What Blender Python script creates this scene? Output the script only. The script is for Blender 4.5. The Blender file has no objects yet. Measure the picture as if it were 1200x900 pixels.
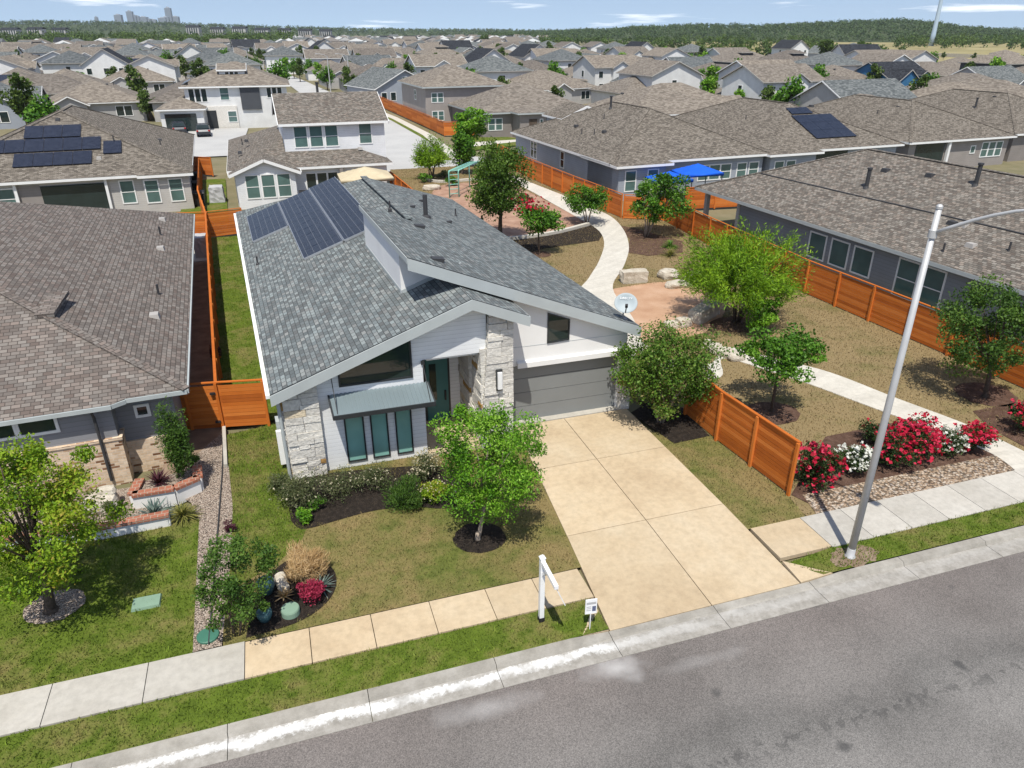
import bpy, math, random
import numpy as np
from mathutils import Vector
rad = math.radians
SC = bpy.context.scene
COL = SC.collection
RNG = random.Random(11)
# ------------------------------------------------------------------ camera model (survey of the place)
CH = 13.7; CF = 850.0; PITCH = math.atan((450-36)/CF); YAW = rad(17.9)
cp, sp, ca, sa = math.cos(PITCH), math.sin(PITCH), math.cos(YAW), math.sin(YAW)
def ray(px, py):
    u = px-600.0; w = 450.0-py
    x, y, z = u, CF*cp+w*sp, -CF*sp+w*cp
    return Vector((x*ca+y*sa, -x*sa+y*ca, z))
def G(px, py, z=0.0):
    d = ray(px, py); t = (z-CH)/d.z
    return Vector((d.x*t, d.y*t, z))
def onY(px, py, y):
    d = ray(px, py); t = y/d.y
    return Vector((d.x*t, y, CH+d.z*t))
def onX(px, py, x):
    d = ray(px, py); t = x/d.x
    return Vector((x, d.y*t, CH+d.z*t))
def onplane(px, py, p0, n):
    d = ray(px, py); c = Vector((0, 0, CH)); n = Vector(n)
    return c+d*((Vector(p0)-c).dot(n)/d.dot(n))
def facing(px, py, base):            # upright plane through base, square to the view
    return onplane(px, py, base, (sa, ca, 0))
def Sx(x, y): return x-0.055*(y-22.0)     # lot lines lean a little from the street normal
# ------------------------------------------------------------------ objects
def tag(o, label=None, cat=None, group=None, kind=None):
    if label: o['label'] = label
    if cat: o['category'] = cat
    if group: o['group'] = group
    if kind: o['kind'] = kind
    return o
def empty(name, loc=(0, 0, 0), rz=0.0):
    o = bpy.data.objects.new(name, None); o.location = loc; o.rotation_euler = (0, 0, rz)
    o.empty_display_size = 0.3
    COL.objects.link(o); return o
def thing(name, label, cat, loc=(0, 0, 0), rz=0.0, group=None):
    return tag(empty(name, loc, rz), label, cat, group)
def copy_tree(o, parent=None):
    c = o.copy(); COL.objects.link(c)
    if parent is not None: c.parent = parent
    for ch in o.children: copy_tree(ch, c)
    return c
def obj(name, me, parent=None, loc=(0, 0, 0)):
    o = bpy.data.objects.new(name, me); COL.objects.link(o)
    o.location = loc
    if parent is not None: o.parent = parent
    return o
class MB:
    """collects polygons, boxes and tubes; build() links them as ONE mesh object"""
    def __init__(s, T=None, org=(0, 0, 0)):
        s.v = []; s.f = []; s.m = []; s.t = []; s.T = T; s.org = Vector(org); s.tone = 0.5
    def add(s, pts, faces, m=0):
        k = len(s.v)
        for p in pts:
            p = Vector(p)
            if s.T: p = Vector(s.T(p))
            s.v.append(p-s.org)
        for f in faces:
            s.f.append([i+k for i in f]); s.m.append(m); s.t.append(s.tone)
        return s
    def poly(s, pts, m=0): return s.add(pts, [list(range(len(pts)))], m)
    def box(s, a, b, m=0):
        x0, y0, z0 = a; x1, y1, z1 = b
        return s.hexa([(x0, y0, z0), (x1, y0, z0), (x1, y1, z0), (x0, y1, z0)], [(x0, y0, z1), (x1, y0, z1), (x1, y1, z1), (x0, y1, z1)], m)
    def hexa(s, lo, hi, m=0):
        return s.add(list(lo)+list(hi), [[3, 2, 1, 0], [4, 5, 6, 7], [0, 1, 5, 4], [1, 2, 6, 5], [2, 3, 7, 6], [3, 0, 4, 7]], m)
    def prism(s, pts, d, m=0, ms=None):       # polygon (counter-clockwise seen from outside) extruded by vector d
        n = len(pts); d = Vector(d); lo = [Vector(p)+d for p in pts]
        s.add(list(pts)+lo, [list(range(n)), list(range(2*n-1, n-1, -1))], m)
        k = len(s.v)-2*n
        for i in range(n):
            j = (i+1) % n
            s.f.append([k+i, k+n+i, k+n+j, k+j]); s.m.append(m if ms is None else ms); s.t.append(s.tone)
        return s
    def bar(s, p, q, w, h, up=(0, 0, 1), m=0):   # rectangular bar between two points
        p = Vector(p); q = Vector(q); d = (q-p).normalized(); up = Vector(up)
        r = d.cross(up).normalized()*w/2; u = r.cross(d).normalized()*h/2
        return s.hexa([p-r-u, p+r-u, q+r-u, q-r-u], [p-r+u, p+r+u, q+r+u, q-r+u], m)
    def tube(s, path, rads, n=8, m=0, caps=True):
        path = [Vector(p) for p in path]
        if not isinstance(rads, (list, tuple)): rads = [rads]*len(path)
        pts = []; fs = []
        for i, p in enumerate(path):
            d = (path[min(i+1, len(path)-1)]-path[max(i-1, 0)]).normalized()
            a = d.cross(Vector((0, 0, 1)) if abs(d.z) < .9 else Vector((1, 0, 0))).normalized(); b = d.cross(a)
            for k in range(n):
                t = 2*math.pi*k/n; pts.append(p+(a*math.cos(t)+b*math.sin(t))*rads[i])
        for i in range(len(path)-1):
            for k in range(n):
                j = (k+1) % n; fs.append([i*n+k, i*n+j, (i+1)*n+j, (i+1)*n+k])
        if caps:
            fs.append(list(range(n))[::-1]); fs.append([(len(path)-1)*n+k for k in range(n)])
        return s.add(pts, fs, m)
    def lathe(s, prof, c=(0, 0, 0), n=20, m=0, sx=1, sy=1):
        pts = []; fs = []; c = Vector(c)
        for r, z in prof:
            for k in range(n):
                t = 2*math.pi*k/n; pts.append(c+Vector((r*math.cos(t)*sx, r*math.sin(t)*sy, z)))
        for i in range(len(prof)-1):
            for k in range(n):
                j = (k+1) % n; fs.append([i*n+k, i*n+j, (i+1)*n+j, (i+1)*n+k])
        fs.append(list(range(n))[::-1]); fs.append([(len(prof)-1)*n+k for k in range(n)])
        return s.add(pts, fs, m)
    def mesh(s, name, mats, smooth=False, uv=True):
        me = bpy.data.meshes.new(name)
        me.from_pydata([tuple(p) for p in s.v], [], s.f)
        for mt in (mats if isinstance(mats, (list, tuple)) else [mats]): me.materials.append(mt)
        me.polygons.foreach_set('material_index', s.m)
        if smooth: me.polygons.foreach_set('use_smooth', [True]*len(s.f))
        at = me.attributes.new('rnd', 'FLOAT', 'FACE'); at.data.foreach_set('value', s.t)
        if uv:
            L = me.uv_layers.new(name='UVMap'); me.update(); buf = []
            for p in me.polygons:
                n = p.normal
                if abs(n.z) > .985: a = Vector((1, 0, 0)); b = Vector((0, 1, 0))
                else:
                    a = Vector((-n.y, n.x, 0)).normalized(); b = n.cross(a)
                for i in p.vertices:
                    c = me.vertices[i].co+s.org; buf += [c.dot(a), c.dot(b)]
            L.data.foreach_set('uv', buf)
        me.update(); return me
    def build(s, name, mats, parent=None, smooth=False, uv=True):
        me = s.mesh(name, mats, smooth, uv)
        if parent is not None: return obj(name, me, parent)
        return obj(name, me, None, s.org)
# ------------------------------------------------------------------ materials
def lin(r, g, b, k=1.6):
    f = lambda c: (c/255/12.92 if c <= 10 else ((c/255+.055)/1.055)**2.4)/k
    return (f(r), f(g), f(b), 1)
class Mat:
    def __init__(s, name, rough=.85, spec=.25):
        s.mat = bpy.data.materials.new(name); s.mat.use_nodes = True
        s.nt = s.mat.node_tree; s.b = s.nt.nodes['Principled BSDF']; s.out = s.nt.nodes['Material Output']
        s.b.inputs['Roughness'].default_value = rough; s.b.inputs['Specular IOR Level'].default_value = spec
        s._c = None
    def n(s, t, props=None, **inp):
        nd = s.nt.nodes.new('ShaderNode'+t)
        for k, v in (props or {}).items(): setattr(nd, k, v)
        for k, v in inp.items():
            k = k.replace('_', ' ')
            i = nd.inputs[int(k[1:])] if k[0] == 'i' and k[1:].isdigit() else nd.inputs[k]
            if isinstance(v, bpy.types.NodeSocket): s.nt.links.new(v, i)
            else: i.default_value = v
        return nd
    def coord(s, w='Object'):
        if s._c is None: s._c = s.nt.nodes.new('ShaderNodeTexCoord')
        return s._c.outputs[w]
    def noise(s, scale, detail=4, rough=.55, w='Object', vec=None, dist=0.0):
        return s.n('TexNoise', None, Scale=scale, Detail=detail, Roughness=rough, Distortion=dist, Vector=vec or s.coord(w)).outputs['Fac']
    def ramp(s, fac, stops, interp='LINEAR'):
        nd = s.n('ValToRGB', None, Fac=fac); e = nd.color_ramp.elements; nd.color_ramp.interpolation = interp
        while len(e) < len(stops): e.new(.5)
        for k, (p, c) in enumerate(stops):
            e[k].position = p; e[k].color = c if len(c) == 4 else (*c, 1)
        return nd.outputs['Color']
    def mix(s, fac, a, b, mode='MIX'):
        nd = s.n('Mix', {'data_type': 'RGBA', 'blend_type': mode})
        for i, v in ((0, fac), (6, a), (7, b)):
            if isinstance(v, bpy.types.NodeSocket): s.nt.links.new(v, nd.inputs[i])
            else: nd.inputs[i].default_value = v
        return nd.outputs[2]
    def math(s, op, a, b=0.0):
        return s.n('Math', {'operation': op}, i0=a, i1=b).outputs[0]
    def attr(s, name='rnd'): return s.n('Attribute', {'attribute_name': name}).outputs['Fac']
    def orand(s): return s.n('ObjectInfo').outputs['Random']
    def bump(s, h, strength=.4, dist=.02):
        nd = s.n('Bump', None, Strength=strength, Distance=dist, Height=h)
        s.nt.links.new(nd.outputs[0], s.b.inputs['Normal'])
    def color(s, c):
        if isinstance(c, bpy.types.NodeSocket): s.nt.links.new(c, s.b.inputs['Base Color'])
        else: s.b.inputs['Base Color'].default_value = c
        return s.mat
g1 = lambda v: (v, v, v, 1)
def noisy(name, stops, scale=3, fine=40, rough=.85, bump=.3, bd=.02, spec=.25, finemix=.35):
    m = Mat(name, rough, spec); a = m.noise(scale, 5); f = m.noise(fine, 3)
    x = m.math('ADD', m.math('MULTIPLY', a, 1-finemix), m.math('MULTIPLY', f, finemix))
    m.color(m.ramp(x, stops))
    if bump: m.bump(f, bump, bd)
    return m.mat
def flat(name, c, rough=.6, spec=.35, metal=0.0, var=.12):
    m = Mat(name, rough, spec); m.b.inputs['Metallic'].default_value = metal
    a = m.noise(1.7, 4); k = m.ramp(a, [(.25, g1(1-var)), (.75, g1(1+var*.5))])
    m.color(m.mix(1.0, c, k, 'MULTIPLY')); return m.mat
def shingle(name, dark, mid, light, w=.33, h=.16, gap=.35, obj_rand=0.0, tint=None):
    m = Mat(name, .92, .15); uv = m.coord('UV')
    br = m.n('TexBrick', {'offset': .37, 'offset_frequency': 2}, Vector=uv, Color1=g1(0), Color2=g1(1), Mortar=g1(.5), Scale=1.0,
             Mortar_Size=.012, Mortar_Smooth=.2, Bias=0.0, Brick_Width=w, Row_Height=h)
    tone = m.math('ADD', m.math('MULTIPLY', br.outputs['Color'], .78), m.math('MULTIPLY', m.noise(1.1, 5, w='UV'), .22))
    c = m.ramp(tone, [(.15, dark), (.5, mid), (.86, light)])
    if tint:
        wn = m.n('TexWhiteNoise', {'noise_dimensions': '1D'}, W=m.math('MULTIPLY', br.outputs['Color'], 917.0)).outputs['Value']
        c = m.mix(1.0, c, m.ramp(wn, [(0, tint), (.45, g1(1)), (1, (.97, 1.01, 1.03, 1))]), 'MULTIPLY')
    c = m.mix(m.math('MULTIPLY', m.noise(55, 2, w='UV'), .35), c, dark)
    c = m.mix(m.math('MULTIPLY', br.outputs['Fac'], gap+.25), c, tuple(x*.35 for x in dark[:3])+(1,))
    if obj_rand:
        c = m.mix(1.0, c, m.ramp(m.orand(), [(0, (1-obj_rand, 1-obj_rand, 1-obj_rand*.9, 1)), (.5, g1(1)), (1, (1+obj_rand, 1+obj_rand*.9, 1+obj_rand*.7, 1))]), 'MULTIPLY')
    m.bump(m.math('SUBTRACT', m.math('MULTIPLY', br.outputs['Color'], .5), br.outputs['Fac']), .5, .02)
    return m.color(c)
def siding(name, c, pitch=.17, rough=.6, objvar=0.0, k=.55):
    m = Mat(name, rough, .3)
    z = m.n('SeparateXYZ', None, Vector=m.coord('Object')).outputs['Z']
    fr = m.math('FRACT', m.math('DIVIDE', z, pitch))
    line = m.ramp(fr, [(0, g1(k)), (.1, g1(.97)), (1, g1(1.02))])
    a = m.ramp(m.noise(.9, 4), [(.3, g1(.9)), (.7, g1(1.04))])
    x = m.mix(1.0, c, m.mix(1.0, line, a, 'MULTIPLY'), 'MULTIPLY')
    if objvar: x = m.mix(1.0, x, m.ramp(m.orand(), [(0, g1(1-objvar)), (1, g1(1+objvar*.4))]), 'MULTIPLY')
    m.bump(fr, .35, .02)
    return m.color(x)
def leafm(name, stops, trans=.35, rough=.55):
    m = Mat(name, rough, .25)
    r = m.attr(); c = m.ramp(r, stops); m.color(c)
    t = m.n('BsdfTranslucent', None, Color=m.mix(1.0, c, (1.1, 1.15, .7, 1), 'MULTIPLY'))
    mx = m.n('MixShader', None, Fac=trans, i1=m.b.outputs[0], i2=t.outputs[0])
    m.nt.links.new(mx.outputs[0], m.out.inputs['Surface']); return m.mat
def glass(name, c, rough=.06, spec=.6):
    m = Mat(name, rough, spec)
    k = m.ramp(m.noise(.8, 2), [(.3, g1(.8)), (.7, g1(1.15))])
    m.color(m.mix(1.0, c, k, 'MULTIPLY')); return m.mat
def brickm(name, c1, c2, mortar, w=.22, h=.075, ms=.01, bump=.4):
    m = Mat(name, .9, .15)
    br = m.n('TexBrick', None, Vector=m.coord('UV'), Color1=c1, Color2=c2, Mortar=mortar, Scale=1.0, Mortar_Size=ms, Mortar_Smooth=.2, Bias=-.25, Brick_Width=w, Row_Height=h)
    c = m.mix(m.math('MULTIPLY', m.noise(6, 4, w='UV'), .3), br.outputs['Color'], mortar)
    m.bump(m.math('SUBTRACT', 1.0, br.outputs['Fac']), bump, .01); return m.color(c)
def grassm(name, green, dark, tan, thr, scale=.35, blade=False):
    m = Mat(name, .9, .12)
    a = m.noise(scale, 6, .62); f = m.noise(22, 4, .7); v = m.noise(2.2, 5, .65)
    base = m.ramp(m.math('ADD', m.math('MULTIPLY', v, .5), m.math('MULTIPLY', f, .5)), [(.33, dark), (.52, green), (.7, tuple(min(1, x*1.35) for x in green[:3])+(1,))])
    dry = m.ramp(f, [(.3, tuple(x*.55 for x in tan[:3])+(1,)), (.6, tan), (.8, tuple(x*1.15 for x in tan[:3])+(1,))])
    k = m.ramp(m.math('ADD', m.math('MULTIPLY', a, .72), m.math('MULTIPLY', v, .28)), [(thr-.08, g1(0)), (thr+.1, g1(1))])
    c = m.mix(k, base, dry)
    if blade: c = m.mix(1.0, c, m.ramp(m.attr(), [(0, g1(.65)), (1, g1(1.45))]), 'MULTIPLY')
    else: m.bump(f, .6, .03)
    return m.color(c)
MT = {}
def mats():
    M = MT
    M['sh_grey'] = shingle('shingle_grey', lin(114, 119, 120), lin(138, 145, 146), lin(172, 179, 178), .27, .165, .65, tint=(1.02, .94, .92, 1))
    M['sh_brown'] = shingle('shingle_brown', lin(122, 113, 107), lin(143, 134, 127), lin(166, 157, 149), .27, .16, .6, tint=(.98, .9, .88, 1))
    M['sh_tan'] = shingle('shingle_tan', lin(106, 99, 91), lin(142, 133, 122), lin(172, 163, 151), .28, .15, .45)
    M['sh_taupe'] = shingle('shingle_taupe', lin(114, 107, 100), lin(144, 136, 127), lin(178, 169, 158), .25, .15, .6, tint=(1, .93, .9, 1))
    M['sh_far'] = shingle('shingle_far', lin(120, 112, 104), lin(148, 139, 129), lin(170, 161, 150), .45, .26, .2, .2)
    M['sh_fargrey'] = shingle('shingle_far_grey', lin(92, 97, 99), lin(122, 127, 128), lin(150, 154, 154), .45, .26, .2, .18)
    M['sh_dark'] = shingle('shingle_dark', lin(42, 44, 50), lin(62, 65, 72), lin(84, 88, 95), .4, .2, .2, .1)
    M['w_white'] = siding('siding_white', (.76, .77, .78, 1), .15)
    M['w_white_far'] = siding('siding_white_far', (.72, .72, .71, 1), .2, .6, .1, .8)
    M['w_grey'] = siding('siding_grey', lin(150, 152, 158, 1.3), .17)
    M['w_slate'] = siding('siding_slate', (.25, .265, .285, 1), .2)
    M['w_bluegrey'] = siding('siding_blue_grey', (.33, .36, .41, 1), .2)
    M['w_stone'] = siding('siding_stone', (.50, .48, .455, 1), .18)
    M['w_taupe'] = siding('siding_taupe', (.30, .27, .25, 1), .2, .7, .2, .8)
    M['w_light'] = siding('siding_light', (.46, .45, .44, 1), .2, .7, .18, .8)
    M['w_blue'] = siding('siding_blue', (.04, .15, .30, 1), .2, .6)
    M['w_char'] = siding('siding_charcoal', (.07, .075, .085, 1), .2, .6)
    M['stucco'] = noisy('stucco_white', [(.3, (.68, .67, .66, 1)), (.7, (.78, .77, .75, 1))], .8, 60, .9, .25, .01)
    M['trimw'] = flat('trim_white', (.78, .78, .77, 1), .5, var=.06)
    M['trimt'] = flat('trim_taupe', (.42, .40, .37, 1), .6, var=.08)
    M['trimg'] = flat('trim_grey', (.40, .43, .43, 1), .5, var=.08)
    M['drip'] = flat('drip_edge', (.035, .04, .045, 1), .5)
    M['frame'] = flat('frame_dark', (.03, .033, .036, 1), .4)
    M['teal'] = glass('glass_teal', (.21, .41, .36, 1), .06)
    M['glass'] = glass('glass_dark', (.02, .032, .032, 1), .03)
    M['glassg'] = glass('glass_green', (.085, .15, .14, 1), .06)
    M['garage'] = flat('garage_grey', (.20, .21, .21, 1), .5, var=.05)
    M['awning'] = flat('awning_metal', (.20, .25, .27, 1), .35, .5, .3, .05)
    M['door'] = flat('door_teal', (.045, .16, .16, 1), .45)
    M['fascia'] = M['trimg']
    m = Mat('limestone_blocks', .95, .1); r = m.attr()
    c = m.ramp(r, [(0, (.36, .35, .34, 1)), (.2, (.62, .59, .54, 1)), (.78, (.78, .75, .69, 1)), (.86, (.66, .57, .43, 1)), (.93, (.46, .28, .10, 1)), (1, (.30, .17, .07, 1))])
    f = m.noise(9, 6, .7); c = m.mix(1.0, c, m.ramp(f, [(.3, g1(.72)), (.65, g1(1.08))]), 'MULTIPLY'); m.bump(f, 1.0, .05); m.color(c); M['lime'] = m.mat
    M['boulder'] = noisy('limestone_boulder', [(.3, (.32, .27, .20, 1)), (.5, (.50, .45, .37, 1)), (.7, (.60, .56, .49, 1))], 2.2, 14, .95, .8, .06)
    m = Mat('brick_tan', .9, .15); br = m.n('TexBrick', None, Vector=m.coord('UV'), Color1=g1(0), Color2=g1(1), Mortar=g1(.3), Scale=1.0, Mortar_Size=.01, Mortar_Smooth=.2, Bias=0.0, Brick_Width=.27, Row_Height=.1)
    c = m.ramp(br.outputs['Color'], [(0, (.66, .50, .36, 1)), (.4, (.56, .41, .28, 1)), (.72, (.70, .56, .42, 1)), (.80, (.40, .25, .15, 1)), (.88, (.17, .085, .045, 1)), (1, (.26, .14, .08, 1))])
    c = m.mix(br.outputs['Fac'], c, (.60, .51, .41, 1)); c = m.mix(1.0, c, m.ramp(m.noise(7, 4, w='UV'), [(.3, g1(.82)), (.7, g1(1.08))]), 'MULTIPLY'); m.bump(m.math('SUBTRACT', 1.0, br.outputs['Fac']), .4, .01); M['brick'] = m.color(c)
    M['redbrick'] = brickm('brick_red', (.33, .10, .055, 1), (.22, .07, .04, 1), (.35, .28, .22, 1), .2, .2, .012)
    # ground
    M['soil'] = noisy('ground_soil', [(.3, (.10, .105, .05, 1)), (.5, (.17, .15, .085, 1)), (.7, (.24, .20, .13, 1))], .02, .6, .95, .2)
    m = Mat('asphalt', .88, .25); f = m.noise(38, 3, .75); g = m.noise(.33, 5, .6); h = m.noise(1.1, 4, .6)
    c = m.ramp(f, [(.26, g1(.065)), (.5, (.178, .168, .158, 1)), (.78, (.33, .314, .298, 1))])
    c = m.mix(1.0, c, m.ramp(g, [(.3, g1(.80)), (.5, g1(1.0)), (.68, g1(1.12))]), 'MULTIPLY')
    yv = m.n('SeparateXYZ', None, Vector=m.coord('Object'))
    # worn, darker damp-stained band along the gutter and a light chalky wash where water ran off the drive
    d = m.math('ADD', yv.outputs['Y'], m.math('MULTIPLY', m.math('SUBTRACT', m.noise(.28, 3), .5), 2.6))
    band = m.ramp(m.math('DIVIDE', m.math('SUBTRACT', d, 7.0), 5.0), [(.10, g1(1.0)), (.36, g1(.72)), (.5, g1(.86)), (.7, g1(.84)), (1, g1(.80))])
    c = m.mix(1.0, c, band, 'MULTIPLY')
    warm = m.ramp(m.math('DIVIDE', m.math('SUBTRACT', d, 8.6), 3.0), [(0, (1, 1, 1, 1)), (1, (1.08, 1.0, .98, 1))])
    c = m.mix(1.0, c, warm, 'MULTIPLY')
    for (cx, cy, rx, ry, s) in ((6.3, 11.35, .95, .5, .9), (3.0, 11.2, 1.5, .36, .45), (8.4, 10.9, 1.6, .22, .2)):
        vx = m.math('DIVIDE', m.math('SUBTRACT', yv.outputs['X'], cx), rx); vy = m.math('DIVIDE', m.math('SUBTRACT', yv.outputs['Y'], cy), ry)
        dd = m.math('SQRT', m.math('ADD', m.math('MULTIPLY', vx, vx), m.math('MULTIPLY', vy, vy)))
        dd = m.math('ADD', dd, m.math('MULTIPLY', m.math('SUBTRACT', h, .5), 1.6))
        k = m.ramp(m.math('ADD', dd, m.math('MULTIPLY', m.math('SUBTRACT', f, .5), .8)), [(.2, g1(.6*s)), (1.1, g1(0))]); c = m.mix(k, c, (.55, .54, .53, 1))
    st = m.ramp(m.noise(.85, 2, .4), [(.27, g1(.7)), (.31, g1(0))]); c = m.mix(st, c, g1(.05))
    ly = m.math('SUBTRACT', yv.outputs['Y'], m.math('ADD', 8.15, m.math('MULTIPLY', m.noise(.25, 2), .5)))
    drip = m.math('MULTIPLY', m.ramp(m.math('ABSOLUTE', ly), [(.06, g1(1)), (.34, g1(0))]), m.ramp(m.noise(4.2, 3, .5), [(.53, g1(0)), (.58, g1(1))])); c = m.mix(m.math('MULTIPLY', drip, .4), c, g1(.035))
    vz = m.n('TexVoronoi', {'feature': 'DISTANCE_TO_EDGE'}, Scale=.28, Vector=m.n('VectorMath', {'operation': 'ADD'}, i0=m.coord('Object'), i1=m.n('TexNoise', None, Scale=1.2, Detail=4, Vector=m.coord('Object')).outputs['Color']).outputs[0])
    c = m.mix(m.math('MULTIPLY', m.ramp(vz.outputs['Distance'], [(.002, g1(1)), (.007, g1(0))]), m.ramp(m.noise(.16, 2), [(.5, g1(0)), (.58, g1(.25))])), c, g1(.05))
    m.bump(f, .5, .012); m.color(c); M['asphalt'] = m.mat
    def concrete(name, a, b, c2, sc=.8):
        m = Mat(name, .9, .2); n1 = m.noise(sc, 6, .65); n2 = m.noise(70, 2); n3 = m.noise(5, 5, .7)
        c = m.ramp(n1, [(.28, a), (.5, b), (.72, c2)]); c = m.mix(1.0, c, m.ramp(n3, [(.3, g1(.86)), (.6, g1(1.03))]), 'MULTIPLY')
        c = m.mix(1.0, c, m.ramp(n2, [(.3, g1(.93)), (.7, g1(1.05))]), 'MULTIPLY')
        c = m.mix(1.0, c, m.ramp(m.attr(), [(0, g1(.9)), (1, g1(1.1))]), 'MULTIPLY'); m.bump(n2, .2, .005); return m.color(c)
    M['c_white'] = concrete('concrete_pale', (.38, .355, .31, 1), (.425, .40, .355, 1), (.47, .445, .40, 1))
    M['c_tan'] = concrete('concrete_tan', (.385, .29, .185, 1), (.475, .375, .25, 1), (.525, .435, .31, 1), .3)
    M['c_curb'] = concrete('concrete_curb', (.21, .195, .17, 1), (.31, .29, .255, 1), (.40, .38, .345, 1), .9)
    m = Mat('gutter_chalky', .9, .2); n1 = m.noise(.7, 5, .65); n3 = m.noise(4, 6, .75); xy = m.n('SeparateXYZ', None, Vector=m.coord('Object'))
    c = m.ramp(n3, [(.3, (.22, .205, .18, 1)), (.55, (.32, .30, .27, 1)), (.7, (.38, .36, .33, 1))])
    zone = m.ramp(m.math('DIVIDE', m.math('ADD', xy.outputs['X'], 10.0), 30.0), [(.0, g1(1)), (.53, g1(1)), (.58, g1(.3)), (.75, g1(.12)), (1, g1(.1))])
    dy = m.math('ADD', xy.outputs['Y'], m.math('ADD', m.math('MULTIPLY', m.math('SUBTRACT', n1, .5), .55), m.math('MULTIPLY', m.math('SUBTRACT', m.noise(9, 5, .75), .5), .5)))
    k = m.ramp(m.math('SUBTRACT', dy, 11.6), [(.20, g1(0)), (.32, g1(.9)), (.46, g1(1)), (.54, g1(.15))])
    k = m.math('MULTIPLY', k, m.ramp(m.noise(1.3, 4, .6), [(.36, g1(.25)), (.52, g1(.85))])); c = m.mix(m.math('MULTIPLY', zone, k), c, (.74, .74, .73, 1)); m.color(c); M['gutter'] = m.mat
    M['path'] = concrete('concrete_path', (.47, .44, .385, 1), (.52, .49, .43, 1), (.56, .53, .47, 1))
    M['street2'] = noisy('street_far', [(.3, (.36, .355, .35, 1)), (.7, (.46, .455, .44, 1))], .2, 20, .9, .1)
    M['mulch'] = noisy('mulch_black', [(.3, (.012, .010, .009, 1)), (.5, (.03, .024, .02, 1)), (.68, (.075, .058, .045, 1))], 6, 45, .98, 1.0, .05, .1, .6)
    M['mulchb'] = noisy('mulch_brown', [(.3, (.05, .028, .02, 1)), (.5, (.105, .062, .045, 1)), (.7, (.20, .13, .10, 1))], 3, 40, .98, 1.0, .04, .1, .5)
    M['granite'] = noisy('granite_pink', [(.3, (.33, .185, .11, 1)), (.5, (.42, .26, .165, 1)), (.7, (.50, .34, .24, 1))], .8, 50, .97, .4, .02)
    M['playmulch'] = noisy('playground_chips', [(.3, (.22, .125, .085, 1)), (.5, (.33, .20, .14, 1)), (.7, (.45, .30, .22, 1))], 1.2, 25, .97, .6, .03)
    def pebble(name, cols, sc):
        m = Mat(name, .85, .25); v = m.n('TexVoronoi', {'feature': 'F1'}, Scale=sc, Vector=m.coord('Object'), Randomness=1.0)
        s1 = m.n('SeparateColor', None, Color=v.outputs['Color']).outputs[0]
        c = m.ramp(s1, cols); c = m.mix(m.ramp(v.outputs['Distance'], [(.42, g1(0)), (.72, g1(.85))]), c, (.05, .04, .03, 1))
        m.bump(m.math('SUBTRACT', 1.0, v.outputs['Distance']), 1.0, .04); return m.color(c)
    M['river'] = pebble('river_rock', [(0, (.16, .11, .07, 1)), (.3, (.30, .21, .14, 1)), (.6, (.40, .30, .21, 1)), (.88, (.52, .45, .37, 1)), (1, (.22, .18, .16, 1))], 13)
    M['gravel'] = pebble('gravel_pink', [(0, (.30, .23, .18, 1)), (.5, (.43, .34, .275, 1)), (1, (.54, .46, .385, 1))], 26)
    M['dirt'] = noisy('dirt_brown', [(.3, (.13, .09, .06, 1)), (.5, (.21, .15, .105, 1)), (.7, (.30, .23, .17, 1))], 1.5, 30, .97, .5, .02)  # bare brown dirt, tone varied only by noise
    tan = (.235, .18, .078, 1); grn = (.085, .125, .022, 1); dk = (.04, .065, .012, 1)
    M['g_lush'] = grassm('grass_lush', (.092, .132, .016, 1), (.042, .066, .009, 1), (.19, .17, .058, 1), .55, .55)
    M['g_mixed'] = grassm('grass_mixed', (.11, .125, .03, 1), (.06, .075, .018, 1), tan, .48, .4)
    M['g_dry'] = grassm('grass_dry', (.125, .12, .042, 1), (.09, .08, .032, 1), (.26, .195, .10, 1), .40, .4)
    M['b_lush'] = grassm('blade_lush', (.105, .152, .018, 1), (.05, .078, .010, 1), (.20, .18, .062, 1), .55, .55, True)
    M['b_mixed'] = grassm('blade_mixed', (.115, .135, .032, 1), (.065, .085, .02, 1), tan, .48, .4, True)
    M['b_dry'] = grassm('blade_dry', (.135, .13, .045, 1), (.10, .09, .035, 1), (.27, .20, .105, 1), .40, .4, True)
    # fence: stained cedar, each board its own tone
    m = Mat('cedar_stain', .75, .2); r = m.attr(); n1 = m.noise(2.5, 5)
    gm_ = m.n('Mapping', None, Vector=m.coord('Object')); gm_.inputs['Scale'].default_value = (1.5, 1.5, 28)
    n2 = m.noise(1.0, 5, .7, vec=gm_.outputs[0]); c = m.ramp(m.math('ADD', m.math('MULTIPLY', r, .5), m.math('ADD', m.math('MULTIPLY', n1, .25), m.math('MULTIPLY', n2, .3))), [(.15, (.30, .072, .012, 1)), (.5, (.50, .135, .02, 1)), (.85, (.62, .20, .042, 1))])
    m.bump(m.noise(30, 3), .2, .01); m.color(c); M['cedar'] = m.mat
    M['bark'] = noisy('bark_brown', [(.3, (.05, .036, .026, 1)), (.7, (.14, .105, .08, 1))], 9, 40, .95, .8, .03)
    M['barkp'] = noisy('bark_pale', [(.3, (.22, .17, .13, 1)), (.7, (.42, .35, .28, 1))], 7, 30, .9, .5, .02)
    M['galv'] = flat('galvanised', (.50, .50, .50, 1), .5, .4, .25, .12)
    M['whitep'] = flat('paint_white', (.8, .8, .8, 1), .35, .5, 0, .04)
    M['black'] = flat('black_plastic', (.02, .02, .022, 1), .6)
    M['pipe'] = flat('vent_dark', (.045, .045, .048, 1), .6)
    M['pipeg'] = flat('vent_grey', (.36, .34, .32, 1), .6)
    M['green_pl'] = flat('green_plastic', (.05, .16, .11, 1), .5)
    M['green_lid'] = flat('green_lid_faded', (.20, .30, .22, 1), .6)
    M['pot'] = flat('pot_glazed', (.06, .13, .14, 1), .3)
    m = Mat('solar_cells', .25, .12); uv = m.coord('UV')
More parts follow.
